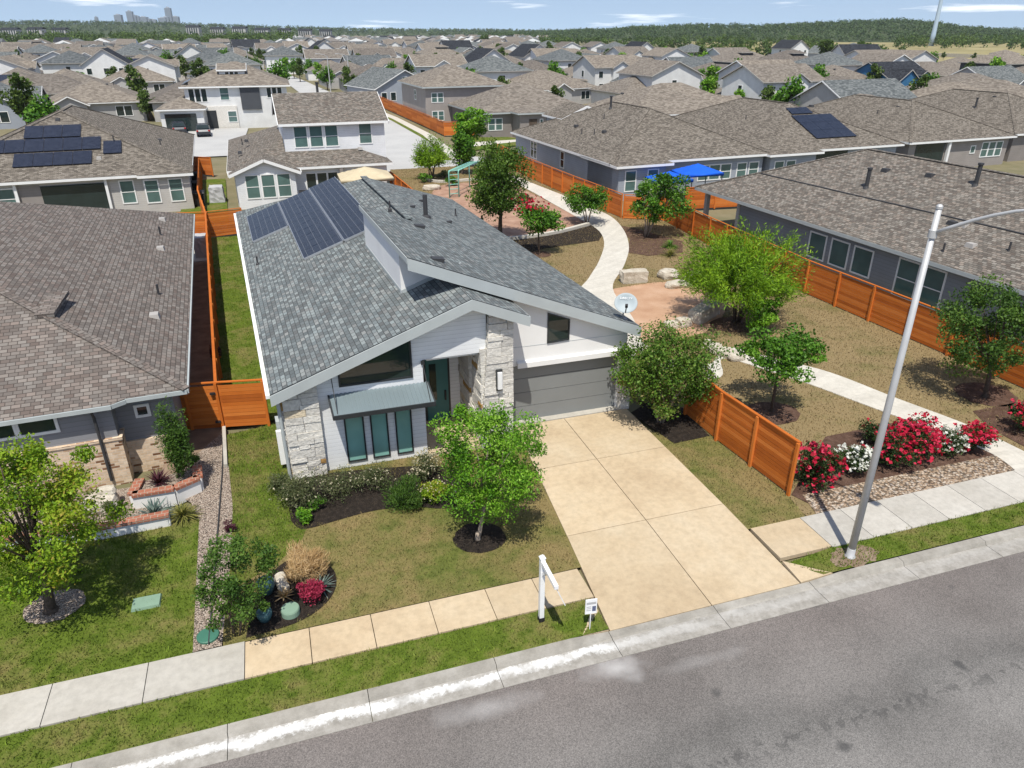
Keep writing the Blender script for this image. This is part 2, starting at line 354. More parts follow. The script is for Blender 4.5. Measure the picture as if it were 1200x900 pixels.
    b = m.n('TexBrick', {'offset': 0.0}, Vector=uv, Color1=(.011, .014, .025, 1), Color2=(.018, .022, .036, 1), Mortar=(.12, .125, .135, 1), Scale=1.0, Mortar_Size=.009, Mortar_Smooth=.1, Bias=0.0, Brick_Width=.165, Row_Height=.33)
    m.color(b.outputs['Color']); M['solar'] = m.mat
    m = Mat('solar_black', .15, .5); m.color(m.ramp(m.noise(3, 3), [(.3, (.010, .012, .022, 1)), (.7, (.022, .026, .042, 1))])); M['solarb'] = m.mat
    M['alu'] = flat('aluminium', (.55, .56, .58, 1), .35, .5, .7, .05)
    M['blue'] = flat('shade_blue', (.01, .10, .58, 1), .7, .2)
    M['beige'] = flat('canvas_beige', (.52, .44, .30, 1), .8, .1)
    M['tealp'] = flat('paint_seafoam', (.22, .50, .42, 1), .45)
    M['redp'] = flat('paint_red', (.45, .03, .03, 1), .45)
    M['carb'] = flat('car_dark', (.03, .035, .045, 1), .25, .6, .2)
    M['carw'] = flat('car_silver', (.5, .5, .52, 1), .25, .6, .3)
    M['rubber'] = flat('tyre', (.015, .015, .016, 1), .8)
    M['lamp_red'] = flat('tail_lamp', (.35, .01, .01, 1), .3)
    M['cover'] = flat('grill_cover', (.42, .42, .43, 1), .7)
    # foliage
    def L(n, *cs, t=.35): M[n] = leafm('leaf_'+n, [(i/(len(cs)-1), c) for i, c in enumerate(cs)], t)
    L('l_bright', (.03, .10, .005, 1), (.085, .22, .010, 1), (.15, .32, .016, 1), (.26, .42, .06, 1), t=.2)
    L('l_yellow', (.05, .11, .006, 1), (.14, .25, .010, 1), (.25, .36, .02, 1), (.30, .24, .04, 1), t=.25)
    L('l_crape', (.028, .068, .008, 1), (.072, .15, .016, 1), (.13, .235, .028, 1), (.20, .14, .055, 1), t=.25)
    L('l_mid', (.026, .08, .006, 1), (.07, .18, .012, 1), (.14, .28, .022, 1), t=.2)
    L('l_dark', (.022, .058, .008, 1), (.062, .13, .018, 1), (.12, .20, .03, 1), t=.25)
    L('l_olive', (.03, .066, .008, 1), (.07, .14, .015, 1), (.14, .215, .03, 1), t=.25)
    L('l_mesq', (.055, .13, .006, 1), (.15, .29, .010, 1), (.28, .43, .025, 1), t=.25)
    L('l_rose', (.016, .034, .012, 1), (.04, .075, .02, 1), (.07, .11, .03, 1))
    L('l_sage', (.05, .07, .025, 1), (.10, .125, .05, 1), (.19, .19, .10, 1))
    L('l_far', (.032, .06, .010, 1), (.062, .11, .018, 1), (.11, .16, .032, 1), t=.2)
    L('l_hill', (.045, .078, .024, 1), (.062, .102, .031, 1), (.082, .125, .038, 1), t=.1)
    L('l_agave', (.06, .10, .09, 1), (.13, .18, .16, 1), (.24, .28, .25, 1), t=.15)
    L('l_straw', (.34, .21, .09, 1), (.56, .39, .20, 1), (.72, .55, .34, 1), t=.3)
    L('l_purple', (.04, .012, .02, 1), (.10, .03, .04, 1), t=.2)
    L('f_red', (.30, .004, .02, 1), (.55, .012, .05, 1), (.70, .06, .13, 1), t=.3)
    L('f_white', (.65, .65, .6, 1), (.8, .8, .76, 1), t=.3)
    L('f_pink', (.24, .015, .045, 1), (.45, .045, .10, 1), t=.3)
    L('f_cream', (.45, .40, .26, 1), (.65, .6, .45, 1), t=.3)
    L('l_tall', (.07, .09, .02, 1), (.20, .20, .05, 1), (.30, .27, .08, 1))
mats()
M = MT
def structure(o): o['kind'] = 'structure'; return o
def sheet(name, pts, z, mat):
    mb = MB(); q = [Vector((p[0], p[1], z)) for p in pts]
    a = sum(q[i].x*q[(i+1) % len(q)].y-q[(i+1) % len(q)].x*q[i].y for i in range(len(q)))
    if a < 0: q.reverse()
    mb.poly(q); return structure(mb.build(name, mat))
def px(*q, z=0.0): return [G(a, b, z) for a, b in q]
# ---------------- ground to the horizon
sheet('ground', [(-14000, -300), (22000, -300), (22000, 16000), (-14000, 16000)], -0.16, M['soil'])
sheet('street', [(-60, -9), (110, -9), (110, 11.62), (-60, 11.62)], -0.115, M['asphalt'])
# kerb and gutter: pieces about three metres long, dropped across the driveway
def kdrop(x):
    if x < 5.6 or x > 13.8: return 0.0
    if x < 6.7: return (x-5.6)/1.1
    if x > 12.7: return (13.8-x)/1.1
    return 1.0
kb = MB(); gt = MB(); x = -30.0
while x < 60:
    n = 3; L = 3.05; kb.tone = gt.tone = RNG.uniform(.2, .8)
    for i in range(n):
        a = x+L*i/n+(.008 if i == 0 else 0); b = x+L*(i+1)/n-(.008 if i == n-1 else 0)
        za, zb = -.095*kdrop(a)+.012, -.095*kdrop(b)+.012
        kb.hexa([(a, 12.16, -.12), (b, 12.16, -.12), (b, 12.44, -.12), (a, 12.44, -.12)], [(a, 12.22, za-.012), (b, 12.22, zb-.012), (b, 12.44, zb), (a, 12.44, za)])
        gt.hexa([(a, 11.6, -.16), (b, 11.6, -.16), (b, 12.175, -.16), (a, 12.175, -.16)], [(a, 11.6, -.10), (b, 11.6, -.10), (b, 12.175, -.108), (a, 12.175, -.108)])
    x += L
structure(kb.build('kerb', M['c_curb'])); structure(gt.build('gutter', M['gutter']))
# verge, lawns
VERGE_L = [(-14, 12.45), (6.62, 12.45), (6.62, 13.6), (-14, 13.6)]
VERGE_R = [tuple(p[:2]) for p in px((922, 660), (965, 673))]+[(40, 12.45), (40, 13.42), (14.35, 13.42)]
sheet('verge', VERGE_L, 0.0, M['g_lush']); sheet('verge', VERGE_R, 0.0, M['g_lush'])
LAWN_L = [(-15, 14.86), (-3.42, 14.86), (-3.55, 20.6)]+[tuple(p[:2]) for p in px((136, 622),)]+[(-9.5, 21.5), (-15, 21.5)]
sheet('lawn', LAWN_L, -0.005, M['g_lush'])
LAWN_M = [(-2.72, 14.86), (7.2, 14.86), (7.6, 22.0), (-.7, 22.4), (-.8, 26.2), (-1.4, 26.2), (-3.0, 25.9)]
sheet('lawn', LAWN_M, -0.004, M['g_mixed'])
LAWN_ML = [(-2.7, 16.9), (-1.4, 17.6), (-.6, 18.6), (-.1, 20.2), (.1, 21.6), (-.72, 22.3), (-.8, 26.2), (-1.4, 26.2), (-3.0, 25.9), (-2.7, 21)]
sheet('lawn', LAWN_ML, -0.001, M['g_lush'])
LAWN_R = [(12.2, 14.9), (14.5, 14.9), (14.72, 16.2), (14.45, 20.6), (12.2, 21.2)]
sheet('lawn', LAWN_R, -0.004, M['g_mixed'])
PARK = [(14.5, 14.9), (46, 14.9), (29.6, 15.0), (28.6, 34), (29.0, 46), (29.2, 52), (26.6, 56), (25.4, 82), (14, 82), (12.2, 60), (11.5, 50), (12.6, 44), (13.4, 23.6), (14.4, 21)]
PARK = [(14.55, 14.9), (29.4, 14.9), (29.2, 22), (28.6, 34), (29.2, 46), (29.6, 51), (26.6, 56), (25.6, 70), (25.2, 82), (12.4, 82), (11.4, 60), (11.0, 50), (12.4, 40), (13.2, 23.6), (14.3, 21)]
sheet('lawn', PARK, -0.006, M['g_dry'])
SIDE = [(Sx(-3.0, 26.6), 26.6), (Sx(-.75, 26.6), 26.6), (Sx(-.5, 57), 57), (Sx(-3.0, 57), 57)]
sheet('lawn', SIDE, -0.004, M['g_lush'])
sheet('ground_strip', [(Sx(-4.7, 26.9), 26.9), (Sx(-3.05, 26.9), 26.9), (Sx(-3.05, 57), 57), (Sx(-5, 57), 57)], -0.003, M['dirt'])
sheet('ground_strip', [(-5.0, 23.0), (-3.1, 23.0), (-3.0, 26.9), (-5.0, 26.9)], -0.002, M['dirt'])
GRAVEL = [(-3.42, 14.88), (-2.75, 14.88), (-2.62, 18), (-2.62, 21), (-2.8, 23.5), (-3.05, 26.2), (-3.5, 25.5), (-4.3, 24.0), (-4.6, 22.6), (-3.9, 21.6), (-3.6, 20.6), (-3.5, 17.5)]
sheet('gravel_strip', GRAVEL, 0.006, M['gravel'])
# sidewalk slabs
def slabs(name, xs, y0, y1, mat, z=.03):
    mb = MB()
    for a, b in zip(xs[:-1], xs[1:]):
        mb.tone = RNG.uniform(.1, .9); mb.box((a+.01, y0, -.1), (b-.01, y1, z))
    return structure(mb.build(name, mat))
slabs('sidewalk', [-14, -12.1, -10.2, -8.32, -6.45, -4.4, -2.2], 13.62, 14.83, M['c_white'])
slabs('sidewalk', [-2.2, -.65, .9, 2.45, 4.0, 5.35, 6.72], 13.62, 14.80, M['c_tan'])
slabs('sidewalk', [12.46, 14.25], 13.42, 14.88, M['c_tan'])
slabs('sidewalk', [14.25, 15.75, 17.2, 18.65, 20.1, 21.55, 23, 24.5, 26, 27.5, 29, 30.5, 32, 33.5, 35, 37, 39, 41], 13.38, 14.88, M['c_white'])
# driveway
mb = MB()
def dl(y): return 6.64+(y-12.44)/(23.3-12.44)*.98     # left edge
def dr(y): return 12.42-(y-12.44)/(23.3-12.44)*.10
rows = [12.44, 16.25, 20.0, 23.15]
for a, b in zip(rows[:-1], rows[1:]):
    for l, r in ((dl, lambda y: 9.62), (lambda y: 9.62, dr)):
        mb.tone = RNG.uniform(.3, .75); g = .012; t0 = -.065 if a < 12.5 else .034
        p = [(l(a)+g, a+g), (r(a)-g, a+g), (r(b)-g, b-g), (l(b)+g, b-g)]
        mb.hexa([(x, y, -.14) for x, y in p], [(x, y, (-.07 if y < 12.6 else .034)) for x, y in p])
mb.tone = .5
structure(mb.build('driveway', M['c_tan']))
mb = MB(); mb.box((7.55, 23.17, -.1), (12.35, 23.75, .05)); structure(mb.build('driveway_apron', M['c_white']))
mb = MB()
mb.prism([(6.62, 13.4, .024), (5.9, 12.46, .0), (6.62, 12.46, -.055)], (0, 0, -.1)); mb.prism([(12.45, 13.3, .024), (12.45, 12.46, -.055), (13.5, 12.46, .0)], (0, 0, -.1))
structure(mb.build('driveway_flare', M['c_tan']))
# park path: curving ribbon from left/right edge points
def ribbon(name, L, R, z, mat, th=.05, step=1):
    mb = MB(); k = 0
    for i in range(len(L)-1):
        mb.tone = .5+.2*math.sin(i*2.3)
        mb.hexa([(*L[i][:2], z-th), (*R[i][:2], z-th), (*R[i+1][:2], z-th), (*L[i+1][:2], z-th)], [(*L[i][:2], z), (*R[i][:2], z), (*R[i+1][:2], z), (*L[i+1][:2], z)])
    return structure(mb.build(name, mat))
def smooth(pts, n):
    P = [Vector(p) for p in pts]; out = []
    for i in range(len(P)-1):
        p0 = P[max(i-1, 0)]; p1 = P[i]; p2 = P[i+1]; p3 = P[min(i+2, len(P)-1)]
        for k in range(n):
            t = k/n; out.append(.5*((2*p1)+(p2-p0)*t+(2*p0-5*p1+4*p2-p3)*t*t+(3*p1-p0-3*p2+p3)*t**3))
    return out+[P[-1]]
Lp = smooth([G(560, 196), G(612, 219), G(650, 240), G(680, 257), G(701, 270), G(708, 285), G(702, 306), G(690, 326), G(678, 346), Vector((15.9, 33, 0)), Vector((14.9, 30, 0)), Vector((14.8, 27.2, 0)), Vector((15.8, 25.0, 0)), Vector((17.6, 24.6, 0)), G(848, 420), G(910, 438), G(950, 451), G(1017, 476), G(1093, 504), G(1160, 531), G(1190, 552)], 6)
Rp = smooth([G(566, 190), G(622, 214), G(660, 229), G(692, 243), G(716, 254), G(731, 270), G(737, 290), G(731, 312), G(718, 338), Vector((17.2, 32.4, 0)), Vector((16.3, 29.9, 0)), Vector((16.2, 27.9, 0)), Vector((16.8, 26.4, 0)), Vector((18.0, 26.0, 0)), G(850, 407), G(910, 421), G(973, 437), G(1053, 468), G(1133, 498), G(1195, 527), G(1230, 545)], 6)
ribbon('park_path', Rp, Lp, .025, M['path'])
# beds
def blob(c, rx, ry, n=28, jit=.06, seed=1):
    r = random.Random(seed); return [(c[0]+rx*math.cos(t)*(1+r.uniform(-jit, jit)), c[1]+ry*math.sin(t)*(1+r.uniform(-jit, jit))) for t in [2*math.pi*i/n for i in range(n)]]
def bed(pts, mat, name='mulch_bed', z=.012, smoothn=0):
    if smoothn: pts = [tuple(p[:2]) for p in smooth([(*p[:2], 0) for p in list(pts)+[pts[0]]], smoothn)][:-1]
    return sheet(name, pts, z, mat)
bed(px((342, 612), (352, 620), (368, 618), (385, 613), (432, 600), (465, 595), (490, 594), (520, 596), (548, 585), (552, 560), (512, 546), (400, 553), (345, 563), (338, 590)), M['mulch'], smoothn=3)
bed(blob(G(562, 630), .78, .74, seed=3), M['mulch'], z=.014)
bed(px((288, 748), (345, 731), (377, 712), (393, 690), (391, 668), (368, 655), (335, 658), (305, 690)), M['mulch'], smoothn=4)
bed(px((739, 484), (790, 520), (832, 511), (812, 492), (800, 478), (762, 470)), M['mulch'], z=.013)
bed([tuple(p[:2]) for p in px((927, 580), (967, 512), (1060, 493), (1120, 505), (1183, 538), (1065, 560), (947, 590))], M['mulchb'], z=.014)
bed(px((1140, 482), (1200, 470), (1300, 520), (1260, 560), (1205, 526), (1160, 502)), M['mulchb'], z=.013)
ROCK = px((940, 580), (1000, 568), (1183, 530), (1199, 551), (1080, 578), (957, 603))
bed(ROCK, M['river'], 'river_rock_strip', .018)
bed(blob(G(1000, 652), .75, .42, jit=.2, seed=15), M['dirt'], 'bare_soil', .004)
bed(blob(G(905, 484), 1.1, .95, seed=5), M['mulchb'], z=.013); bed(blob(G(1155, 462), 1.2, 1.1, seed=6), M['mulchb'], z=.013)
bed(blob(G(865, 380), 1.6, 1.1, seed=7), M['mulchb'], z=.013); bed(blob(G(632, 298), .8, .8, seed=8), M['mulchb'], z=.013)
bed(px((715, 262), (745, 268), (800, 283), (800, 296), (760, 300), (735, 296), (738, 280)), M['mulchb'], z=.013)
bed(px((575, 284), (640, 275), (690, 262), (708, 272), (702, 282), (640, 291), (585, 305)), M['mulch'], z=.014)
bed(blob((-7.0, 17.7), .75, .65, seed=9), M['gravel'], 'gravel_ring', .016)
bed(px((700, 345), (722, 338), (790, 330), (838, 345), (850, 365), (822, 392), (770, 400), (720, 395)), M['granite'], 'granite_path', .010, 3)
bed(px((500, 238), (515, 218), (560, 214), (612, 222), (660, 246), (692, 262), (640, 274), (575, 282), (540, 262)), M['playmulch'], 'playground_surface', .010, 3)
# raised concrete edge round the playground
mb = MB(); e = smooth(px((500, 212), (520, 214), (560, 211), (575, 212)), 4)
for a, b in zip(e[:-1], e[1:]): mb.bar(a+Vector((0, 0, .1)), b+Vector((0, 0, .1)), .3, .25)
tag(mb.build('playground_edging', M['path']), 'low pale concrete edging at the far side of the playground chips', 'edging'); mb = MB()
e = smooth(px((540, 266), (575, 281), (640, 276), (690, 264)), 4)
for a, b in zip(e[:-1], e[1:]): mb.bar(a+Vector((0, 0, .1)), b+Vector((0, 0, .1)), .3, .25)
tag(mb.build('playground_edging', M['path']), 'low pale concrete edging on the near side of the playground chips', 'edging')
# far street between the houses, side street, driveways
sheet('street', [(11.5, 86), (19, 84), (21.5, 100), (21, 130), (18.5, 168), (13.5, 245), (9, 300), (3, 300), (7.5, 243), (10, 180), (11.5, 120)], -0.02, M['street2'])
sheet('street', [(11, 92), (11, 80), (24, 76), (60, 92), (60, 100), (26, 86), (20, 92)], -0.024, M['street2'])
sheet('driveway', [(-16, 98), (-3.5, 98), (-2.5, 127), (-12, 128), (-15, 120)], -0.015, M['street2'])
sheet('sidewalk', [(20.5, 86), (22, 86), (23.2, 110), (22.4, 135), (19.5, 170), (18, 170), (21.2, 133), (21.8, 110)], -0.01, M['path'])
sheet('verge', [(19.2, 87), (20.5, 86), (21.8, 110), (21.2, 133), (18.8, 168), (18.4, 168), (20.6, 130), (21.2, 102)], -0.012, M['g_lush'])
sheet('lawn', [(24, 93), (36, 97), (33, 104), (25, 106)], -.01, M['g_lush'])
sheet('sidewalk', [(24.5, 100), (25, 96), (34, 99.5), (42, 103), (42, 104.5), (33, 101)], -.004, M['path'])
# ---------------- grass blades on the near lawns (nobody could count them)
def inside(pts, P):
    x, y = P[:, 0], P[:, 1]; r = np.zeros(len(P), bool); n = len(pts); j = n-1
    for i in range(n):
        xi, yi = pts[i][:2]; xj, yj = pts[j][:2]
        if yi != yj:
            c = ((yi > y) != (yj > y)) & (x < (xj-xi)*(y-yi)/(yj-yi)+xi); r ^= c
        j = i
    return r
HOLES = [[(6.6, 12.4), (12.46, 12.4), (12.36, 23.8), (7.55, 23.8)]]+[[(p[0], p[1]) for p in q] for q in ([blob(G(562, 630), .78, .74)], [blob((-7.0, 17.7), .75, .65)], [px((342, 612), (385, 613), (432, 600), (490, 594), (520, 596), (552, 560), (345, 560))], [px((288, 748), (345, 731), (377, 712), (393, 690), (391, 668), (368, 655), (335, 658), (305, 690))],
    [px((739, 484), (790, 520), (832, 511), (812, 492), (762, 470))], [GRAVEL]) for q in q]
def blades(name, poly, dens, h, w, mat, seed, lab_ok=True, excl=()):
    r = np.random.default_rng(seed); a = np.array([p[:2] for p in poly]); lo, hi = a.min(0), a.max(0)
    n = int((hi-lo).prod()*dens); P = r.uniform(lo, hi, (n, 2)); k = inside(poly, P)
    for q in list(HOLES)+list(excl): k &= ~inside(q, P)
    P = P[k]; n = len(P); t = r.uniform(0, 2*np.pi, n); hh = h*r.uniform(.5, 1.35, n); ww = w*r.uniform(.6, 1.3, n)
    V = np.zeros((n, 3, 3)); dx = np.cos(t)*ww/2; dy = np.sin(t)*ww/2
    V[:, 0] = np.c_[P[:, 0]-dx, P[:, 1]-dy, np.full(n, -.01)]; V[:, 1] = np.c_[P[:, 0]+dx, P[:, 1]+dy, np.full(n, -.01)]
    V[:, 2] = np.c_[P[:, 0]+r.normal(0, .5, n)*hh, P[:, 1]+r.normal(0, .5, n)*hh, hh]
    me = polymesh(name, V.reshape(-1, 3), n, 3, np.repeat(r.uniform(0, 1, n), 1)); me.materials.append(mat)
    o = obj(name, me); o['kind'] = 'stuff'; return o
def polymesh(name, V, nf, k, rnd, smooth=False):
    me = bpy.data.meshes.new(name); me.vertices.add(len(V)); me.vertices.foreach_set('co', V.ravel().astype(np.float32))
    me.loops.add(nf*k); me.loops.foreach_set('vertex_index', np.arange(nf*k, dtype=np.int32))
    me.polygons.add(nf); me.polygons.foreach_set('loop_start', np.arange(0, nf*k, k, dtype=np.int32))
    at = me.attributes.new('rnd', 'FLOAT', 'FACE'); at.data.foreach_set('value', rnd.astype(np.float32))
    me.update(calc_edges=True); return me
blades('grass', VERGE_L, 420, .075, .03, M['b_lush'], 1); blades('grass', VERGE_R, 380, .075, .03, M['b_lush'], 2)
blades('grass', LAWN_L, 330, .075, .03, M['b_lush'], 3); blades('grass', LAWN_M, 300, .06, .03, M['b_mixed'], 4)
blades('grass', LAWN_ML, 300, .07, .03, M['b_lush'], 41); blades('grass', LAWN_R, 300, .06, .03, M['b_mixed'], 5); blades('grass', SIDE, 150, .06, .035, M['b_lush'], 6)
PATHPOLY = [tuple(p[:2]) for p in Lp]+[tuple(p[:2]) for p in Rp[::-1]]
PX = [PATHPOLY]+[[tuple(p[:2]) for p in q] for q in (px((927, 580), (967, 512), (1060, 493), (1120, 505), (1200, 540), (1199, 551), (957, 603)), px((700, 345), (722, 338), (790, 330), (838, 345), (850, 365), (822, 392), (770, 400), (720, 395)), px((500, 238), (515, 218), (560, 214), (612, 222), (660, 246), (692, 262), (640, 274), (575, 282), (540, 262)), blob(G(905, 484), 1.1, .95), blob(G(1155, 462), 1.2, 1.1))]
blades('grass', [p for p in PARK], 110, .06, .045, M['b_dry'], 7, excl=PX)
# ---------------- fences
def fence(label, pts, h=1.88, pitch=.148, span=2.4, side=1, group='stained cedar fences between the lots', cap=True, name='wood_fence'):
    pts = [Vector((p[0], p[1], 0)) for p in pts]
    root = thing(name, label, 'fence', pts[0], group=group); o0 = pts[0]
    caps = MB(org=o0); first = True
    for a, b in zip(pts[:-1], pts[1:]):
        L = (b-a).length; n = max(1, round(L/span)); d = (b-a)/n; nn = Vector((-d.y, d.x, 0)).normalized()*side
        for i in range(n):
            p = a+d*i; q = p+d
            bm_ = MB(org=o0); k = int(h/pitch)
            for j in range(k):
                bm_.tone = RNG.random(); z0 = .04+j*pitch; jj = nn*RNG.uniform(-.004, .004)
                bm_.bar(p+jj+Vector((0, 0, z0+pitch/2)), q+jj+Vector((0, 0, z0+pitch/2)), .024, pitch-.012)
            bm_.build('board_panel', M['cedar'], root)
            po = MB(org=o0); po.tone = RNG.uniform(.4, .9)
            for pp in ([p] if not (i == n-1 and b is pts[-1]) else [p, q-d*.02]):
                po2 = MB(org=o0); po2.tone = RNG.uniform(.35, .9)
                po2.bar(pp-nn*.055+Vector((0, 0, -.05)), pp-nn*.055+Vector((0, 0, h+.02)), .10, .09, up=nn)
                po2.build('post', M['cedar'], root)
        if cap:
            caps.tone = RNG.uniform(.15, .5); caps.bar(a+Vector((0, 0, h+.045)), b+Vector((0, 0, h+.045)), .11, .04)
    if cap: caps.build('cap_rail', M['cedar'], root)
    return root
fence('orange stained cedar fence panel standing between the driveway and the rose bed', [G(925, 580), G(840, 516), G(803, 485)], 1.95, side=-1)
gate = fence('orange cedar fence with gate closing the gap between the two front houses', [(-4.75, 26.75), (-3.05, 26.5), (-1.35, 26.2)], 1.9, span=1.7, side=1)
mb = MB(org=gate.location); mb.tone = .6
for xx in (-4.15, -2.95): mb = MB(org=gate.location); mb.tone = .6; mb.bar((xx, 26.5, .1), (xx, 26.5, 1.85), .1, .05, up=(0, 1, 0)); mb.build('gate_stile', M['cedar'], gate)
for z_ in (.3, 1.5): mb = MB(org=gate.location); mb.box((-3.3, 26.38, z_), (-3.1, 26.47, z_+.07)); mb.build('hinge', M['black'], gate)
fence('long orange cedar fence running back between the left house and the main house', [(-3.05, 26.6), (Sx(-3.02, 57), 57)], 1.85, side=1)
fence('orange cedar back fence beyond the covered grill between the two houses', [(-7.1, 57.3), (Sx(-3.05, 57), 57), (-2.5, 57.6)], 1.85, side=1)
fence('orange cedar fence between the solar roofed house and the white two storey house', [(Sx(-3.05, 57.3), 57.3), (Sx(-3.6, 66), 66), (Sx(-3.6, 84), 84)], 1.8, side=1)
fence('orange cedar gate fence set across the far side yard gap', [(-8.6, 86), (Sx(-2.4, 84), 84)], 1.8, span=2, side=1)
fence('long orange cedar fence along the park behind the grey right house', [(29.5, 13.5), (29.15, 21), (28.5, 33), (28.9, 44), (29.4, 51.5), (26.6, 53.2)], 1.88, side=-1)
fence('orange cedar fence along the curving path beside the grey house wall', [(26.6, 53.4), (25.9, 62), (25.3, 74), (25.4, 84)], 1.88, side=-1)
fence('reddish cedar fence on the right side of the white two storey house yard', [(10.6, 70), (11.0, 60), (9.0, 55)], 1.8, side=1)
fence('orange cedar fence beside the far street in front of the grey two storey house', [(22.4, 160), (24.0, 125), (24.6, 108), (29, 107)], 1.9, span=4, pitch=.3, side=-1)
fence('short orange cedar fence behind the blue shade canopies', [(33.0, 54.5), (38.5, 54.0)], 1.8, side=1)
fence('small orange cedar fence beside the brown house on the far left', [(-19.5, 112), (-12.5, 108)], 1.9, span=3.5, pitch=.25)
fence('orange cedar fence beyond the yellow green lawn on the far left', [(-31, 160), (-24.5, 160), (-24, 150)], 3.0, span=4, pitch=.4)
# ================= the main house =================
T = lambda p: (Sx(p[0], p[1]), p[1], p[2])
HO = Vector((6, 22, 0))
H0 = thing('house', 'white modern house with grey shingle roof, stone pillars and solar panels', 'house', HO)
def B(): return MB(T, HO)
ZL = lambda x: 3.41+.3725*(x+1.0)
ZR = lambda x: 7.11-.396*(x-3.78)
ZF = lambda x: 5.88-.411*(x-5.63)
def roofslab(mb, pts, th=.16):
    mb.prism(pts, (0, 0, -th), 0, 1)
# left roof plane + small front slope
xr = 6.175
r = B()
yl, yr2, ye = 49.0, 43.2, 47.6
roofslab(r, [(-1.0, 21.7, 3.41), (5.63, 21.7, ZL(5.63)), (5.63, 24.9, ZL(5.63)), (xr, 24.9, ZL(xr)), (xr, yr2, ZL(xr)), (-1.0, yl, 3.41)])
r.build('roof', [M['sh_grey'], M['drip']], H0)
r = B(); roofslab(r, [(5.63, 21.7, 5.88), (7.6, 21.7, ZF(7.6)), (7.6, 23.3, ZF(7.6)), (5.63, 24.9, 5.88)]); r.build('roof', [M['sh_grey'], M['drip']], H0)
r = B()
roofslab(r, [(3.9, 23.0, ZR(3.9)), (12.61, 23.0, ZR(12.61)), (12.61, ye, ZR(12.61)), (xr, yr2, ZR(xr)), (xr, 31.6, ZR(xr)), (3.9, 31.6, ZR(3.9))])
r.build('upper_roof', [M['sh_grey'], M['drip']], H0)
# fascia boards
f = B()
def board(p, q, h, t=.045, out=(0, -1, 0), top=-.03, m=0):
    p = Vector(p)+Vector((0, 0, top)); q = Vector(q)+Vector((0, 0, top)); o = Vector(out)*t; d = Vector((0, 0, -h))
    f.hexa([p+d, q+d, q+d+o, p+d+o], [p, q, q+o, p+o], m)
board((-1.02, 21.7, 3.39), (5.63, 21.7, 5.88), .36); board((5.63, 21.7, 5.88), (7.62, 21.7, ZF(7.6)), .36)
board((3.88, 23.0, ZR(3.9)), (12.63, 23.0, ZR(12.61)), .40)
board((3.9, 23.03, ZR(3.9)), (3.9, 31.6, ZR(3.9)), .2, .03, (-1, 0, 0))
board((12.61, 22.97, ZR(12.61)), (12.61, ye, ZR(12.61)), .22, .04, (1, 0, 0)); board((7.6, 21.66, ZF(7.6)), (7.6, 22.95, ZF(7.6)), .3, .04, (1, 0, 0))
f.build('fascia', M['trimg'], H0)
# soffits close the underside
s = B()
s.poly([(-.9, 21.75, 3.13), (5.63, 21.75, 5.60), (5.63, 22.4, 5.60), (-.9, 22.4, 3.13)]); s.poly([(5.63, 21.75, 5.60), (7.5, 21.75, 4.79), (7.5, 22.6, 4.79), (5.63, 22.6, 5.60)])
s.poly([(4.2, 23.05, ZR(4.2)-.3), (12.4, 23.05, ZR(12.4)-.3), (12.4, 23.6, ZR(12.4)-.3), (4.2, 23.6, ZR(4.2)-.3)])
s.build('soffit', M['trimw'], H0)
g = B(); g.box((-1.14, 21.75, 3.25), (-1.01, 48.9, 3.37)); g.build('gutter', M['trimw'], H0)
# drip edge: dark shingle edge showing over the fascia
# walls
w = B()
yw = 22.2
w.prism([(.45, yw, 0), (4.0, yw, 0), (4.0, yw, 2.95), (4.0, yw, ZL(4.0)-.2), (.45, yw, ZL(.45)-.2)], (0, .25, 0))
w.prism([(4.0, yw, 3.72), (6.25, yw, 3.72), (6.25, yw, ZF(6.25)-.2), (5.63, yw, 5.66), (4.0, yw, ZL(4.0)-.2)], (0, .25, 0))
w.build('wall', M['w_white'], H0)
w = B()   # body behind, left side and back
w.prism([(-.68, 22.45, 0), (-.68, 46, 0), (-.68, 46, 3.3), (-.68, 22.45, 3.3)], (.2, 0, 0))
w.prism([(4.0, 22.45, 0), (4.0, 24.5, 0), (4.0, 24.5, 3.6), (4.0, 22.45, 3.6)], (-.2, 0, 0))
w.prism([(12.3, 23.6, 0), (12.3, 23.6, ZR(12.3)-.2), (12.3, 44, ZR(12.3)-.2), (12.3, 44, 0)], (-.2, 0, 0))
w.prism([(-.5, 44, 0), (-.5, 44, 3.3), (xr, 42.9, 5.8), (12.2, 44, 3.5), (12.2, 44, 0)], (0, -.2, 0))
w.build('side_wall', M['w_bluegrey'], H0)
w = B()   # stucco front over the garage and garage returns
w.prism([(7.45, 23.35, 2.46), (12.3, 23.35, 2.46), (12.3, 23.35, ZR(12.3)-.12), (6.2, 23.35, ZR(6.2)-.12), (6.2, 23.35, 3.5), (7.45, 23.35, 3.5)], (0, .12, 0))
w.box((7.2, 23.3, 0), (7.47, 24.5, 3.5)); w.box((12.02, 23.4, 0), (12.28, 24.2, 2.6))
w.build('stucco_wall', M['stucco'], H0)
w = B()   # band over the garage door, sloped top
w.prism([(12.36, 23.35, 2.4), (12.36, 23.35, 2.66), (12.36, 23.22, 2.6), (12.36, 23.22, 2.4)], (-4.56, 0, 0)); w.build('trim_band', M['stucco'], H0)
w = B()   # joints in the stucco
for x0, z0, x1, z1 in ((7.6, 3.45, 12.2, 3.02+.35),): w.bar((x0, 23.347, 3.22), (12.2, 23.347, 3.22), .012, .012)
w.build('control_joint', M['trimg'], H0)
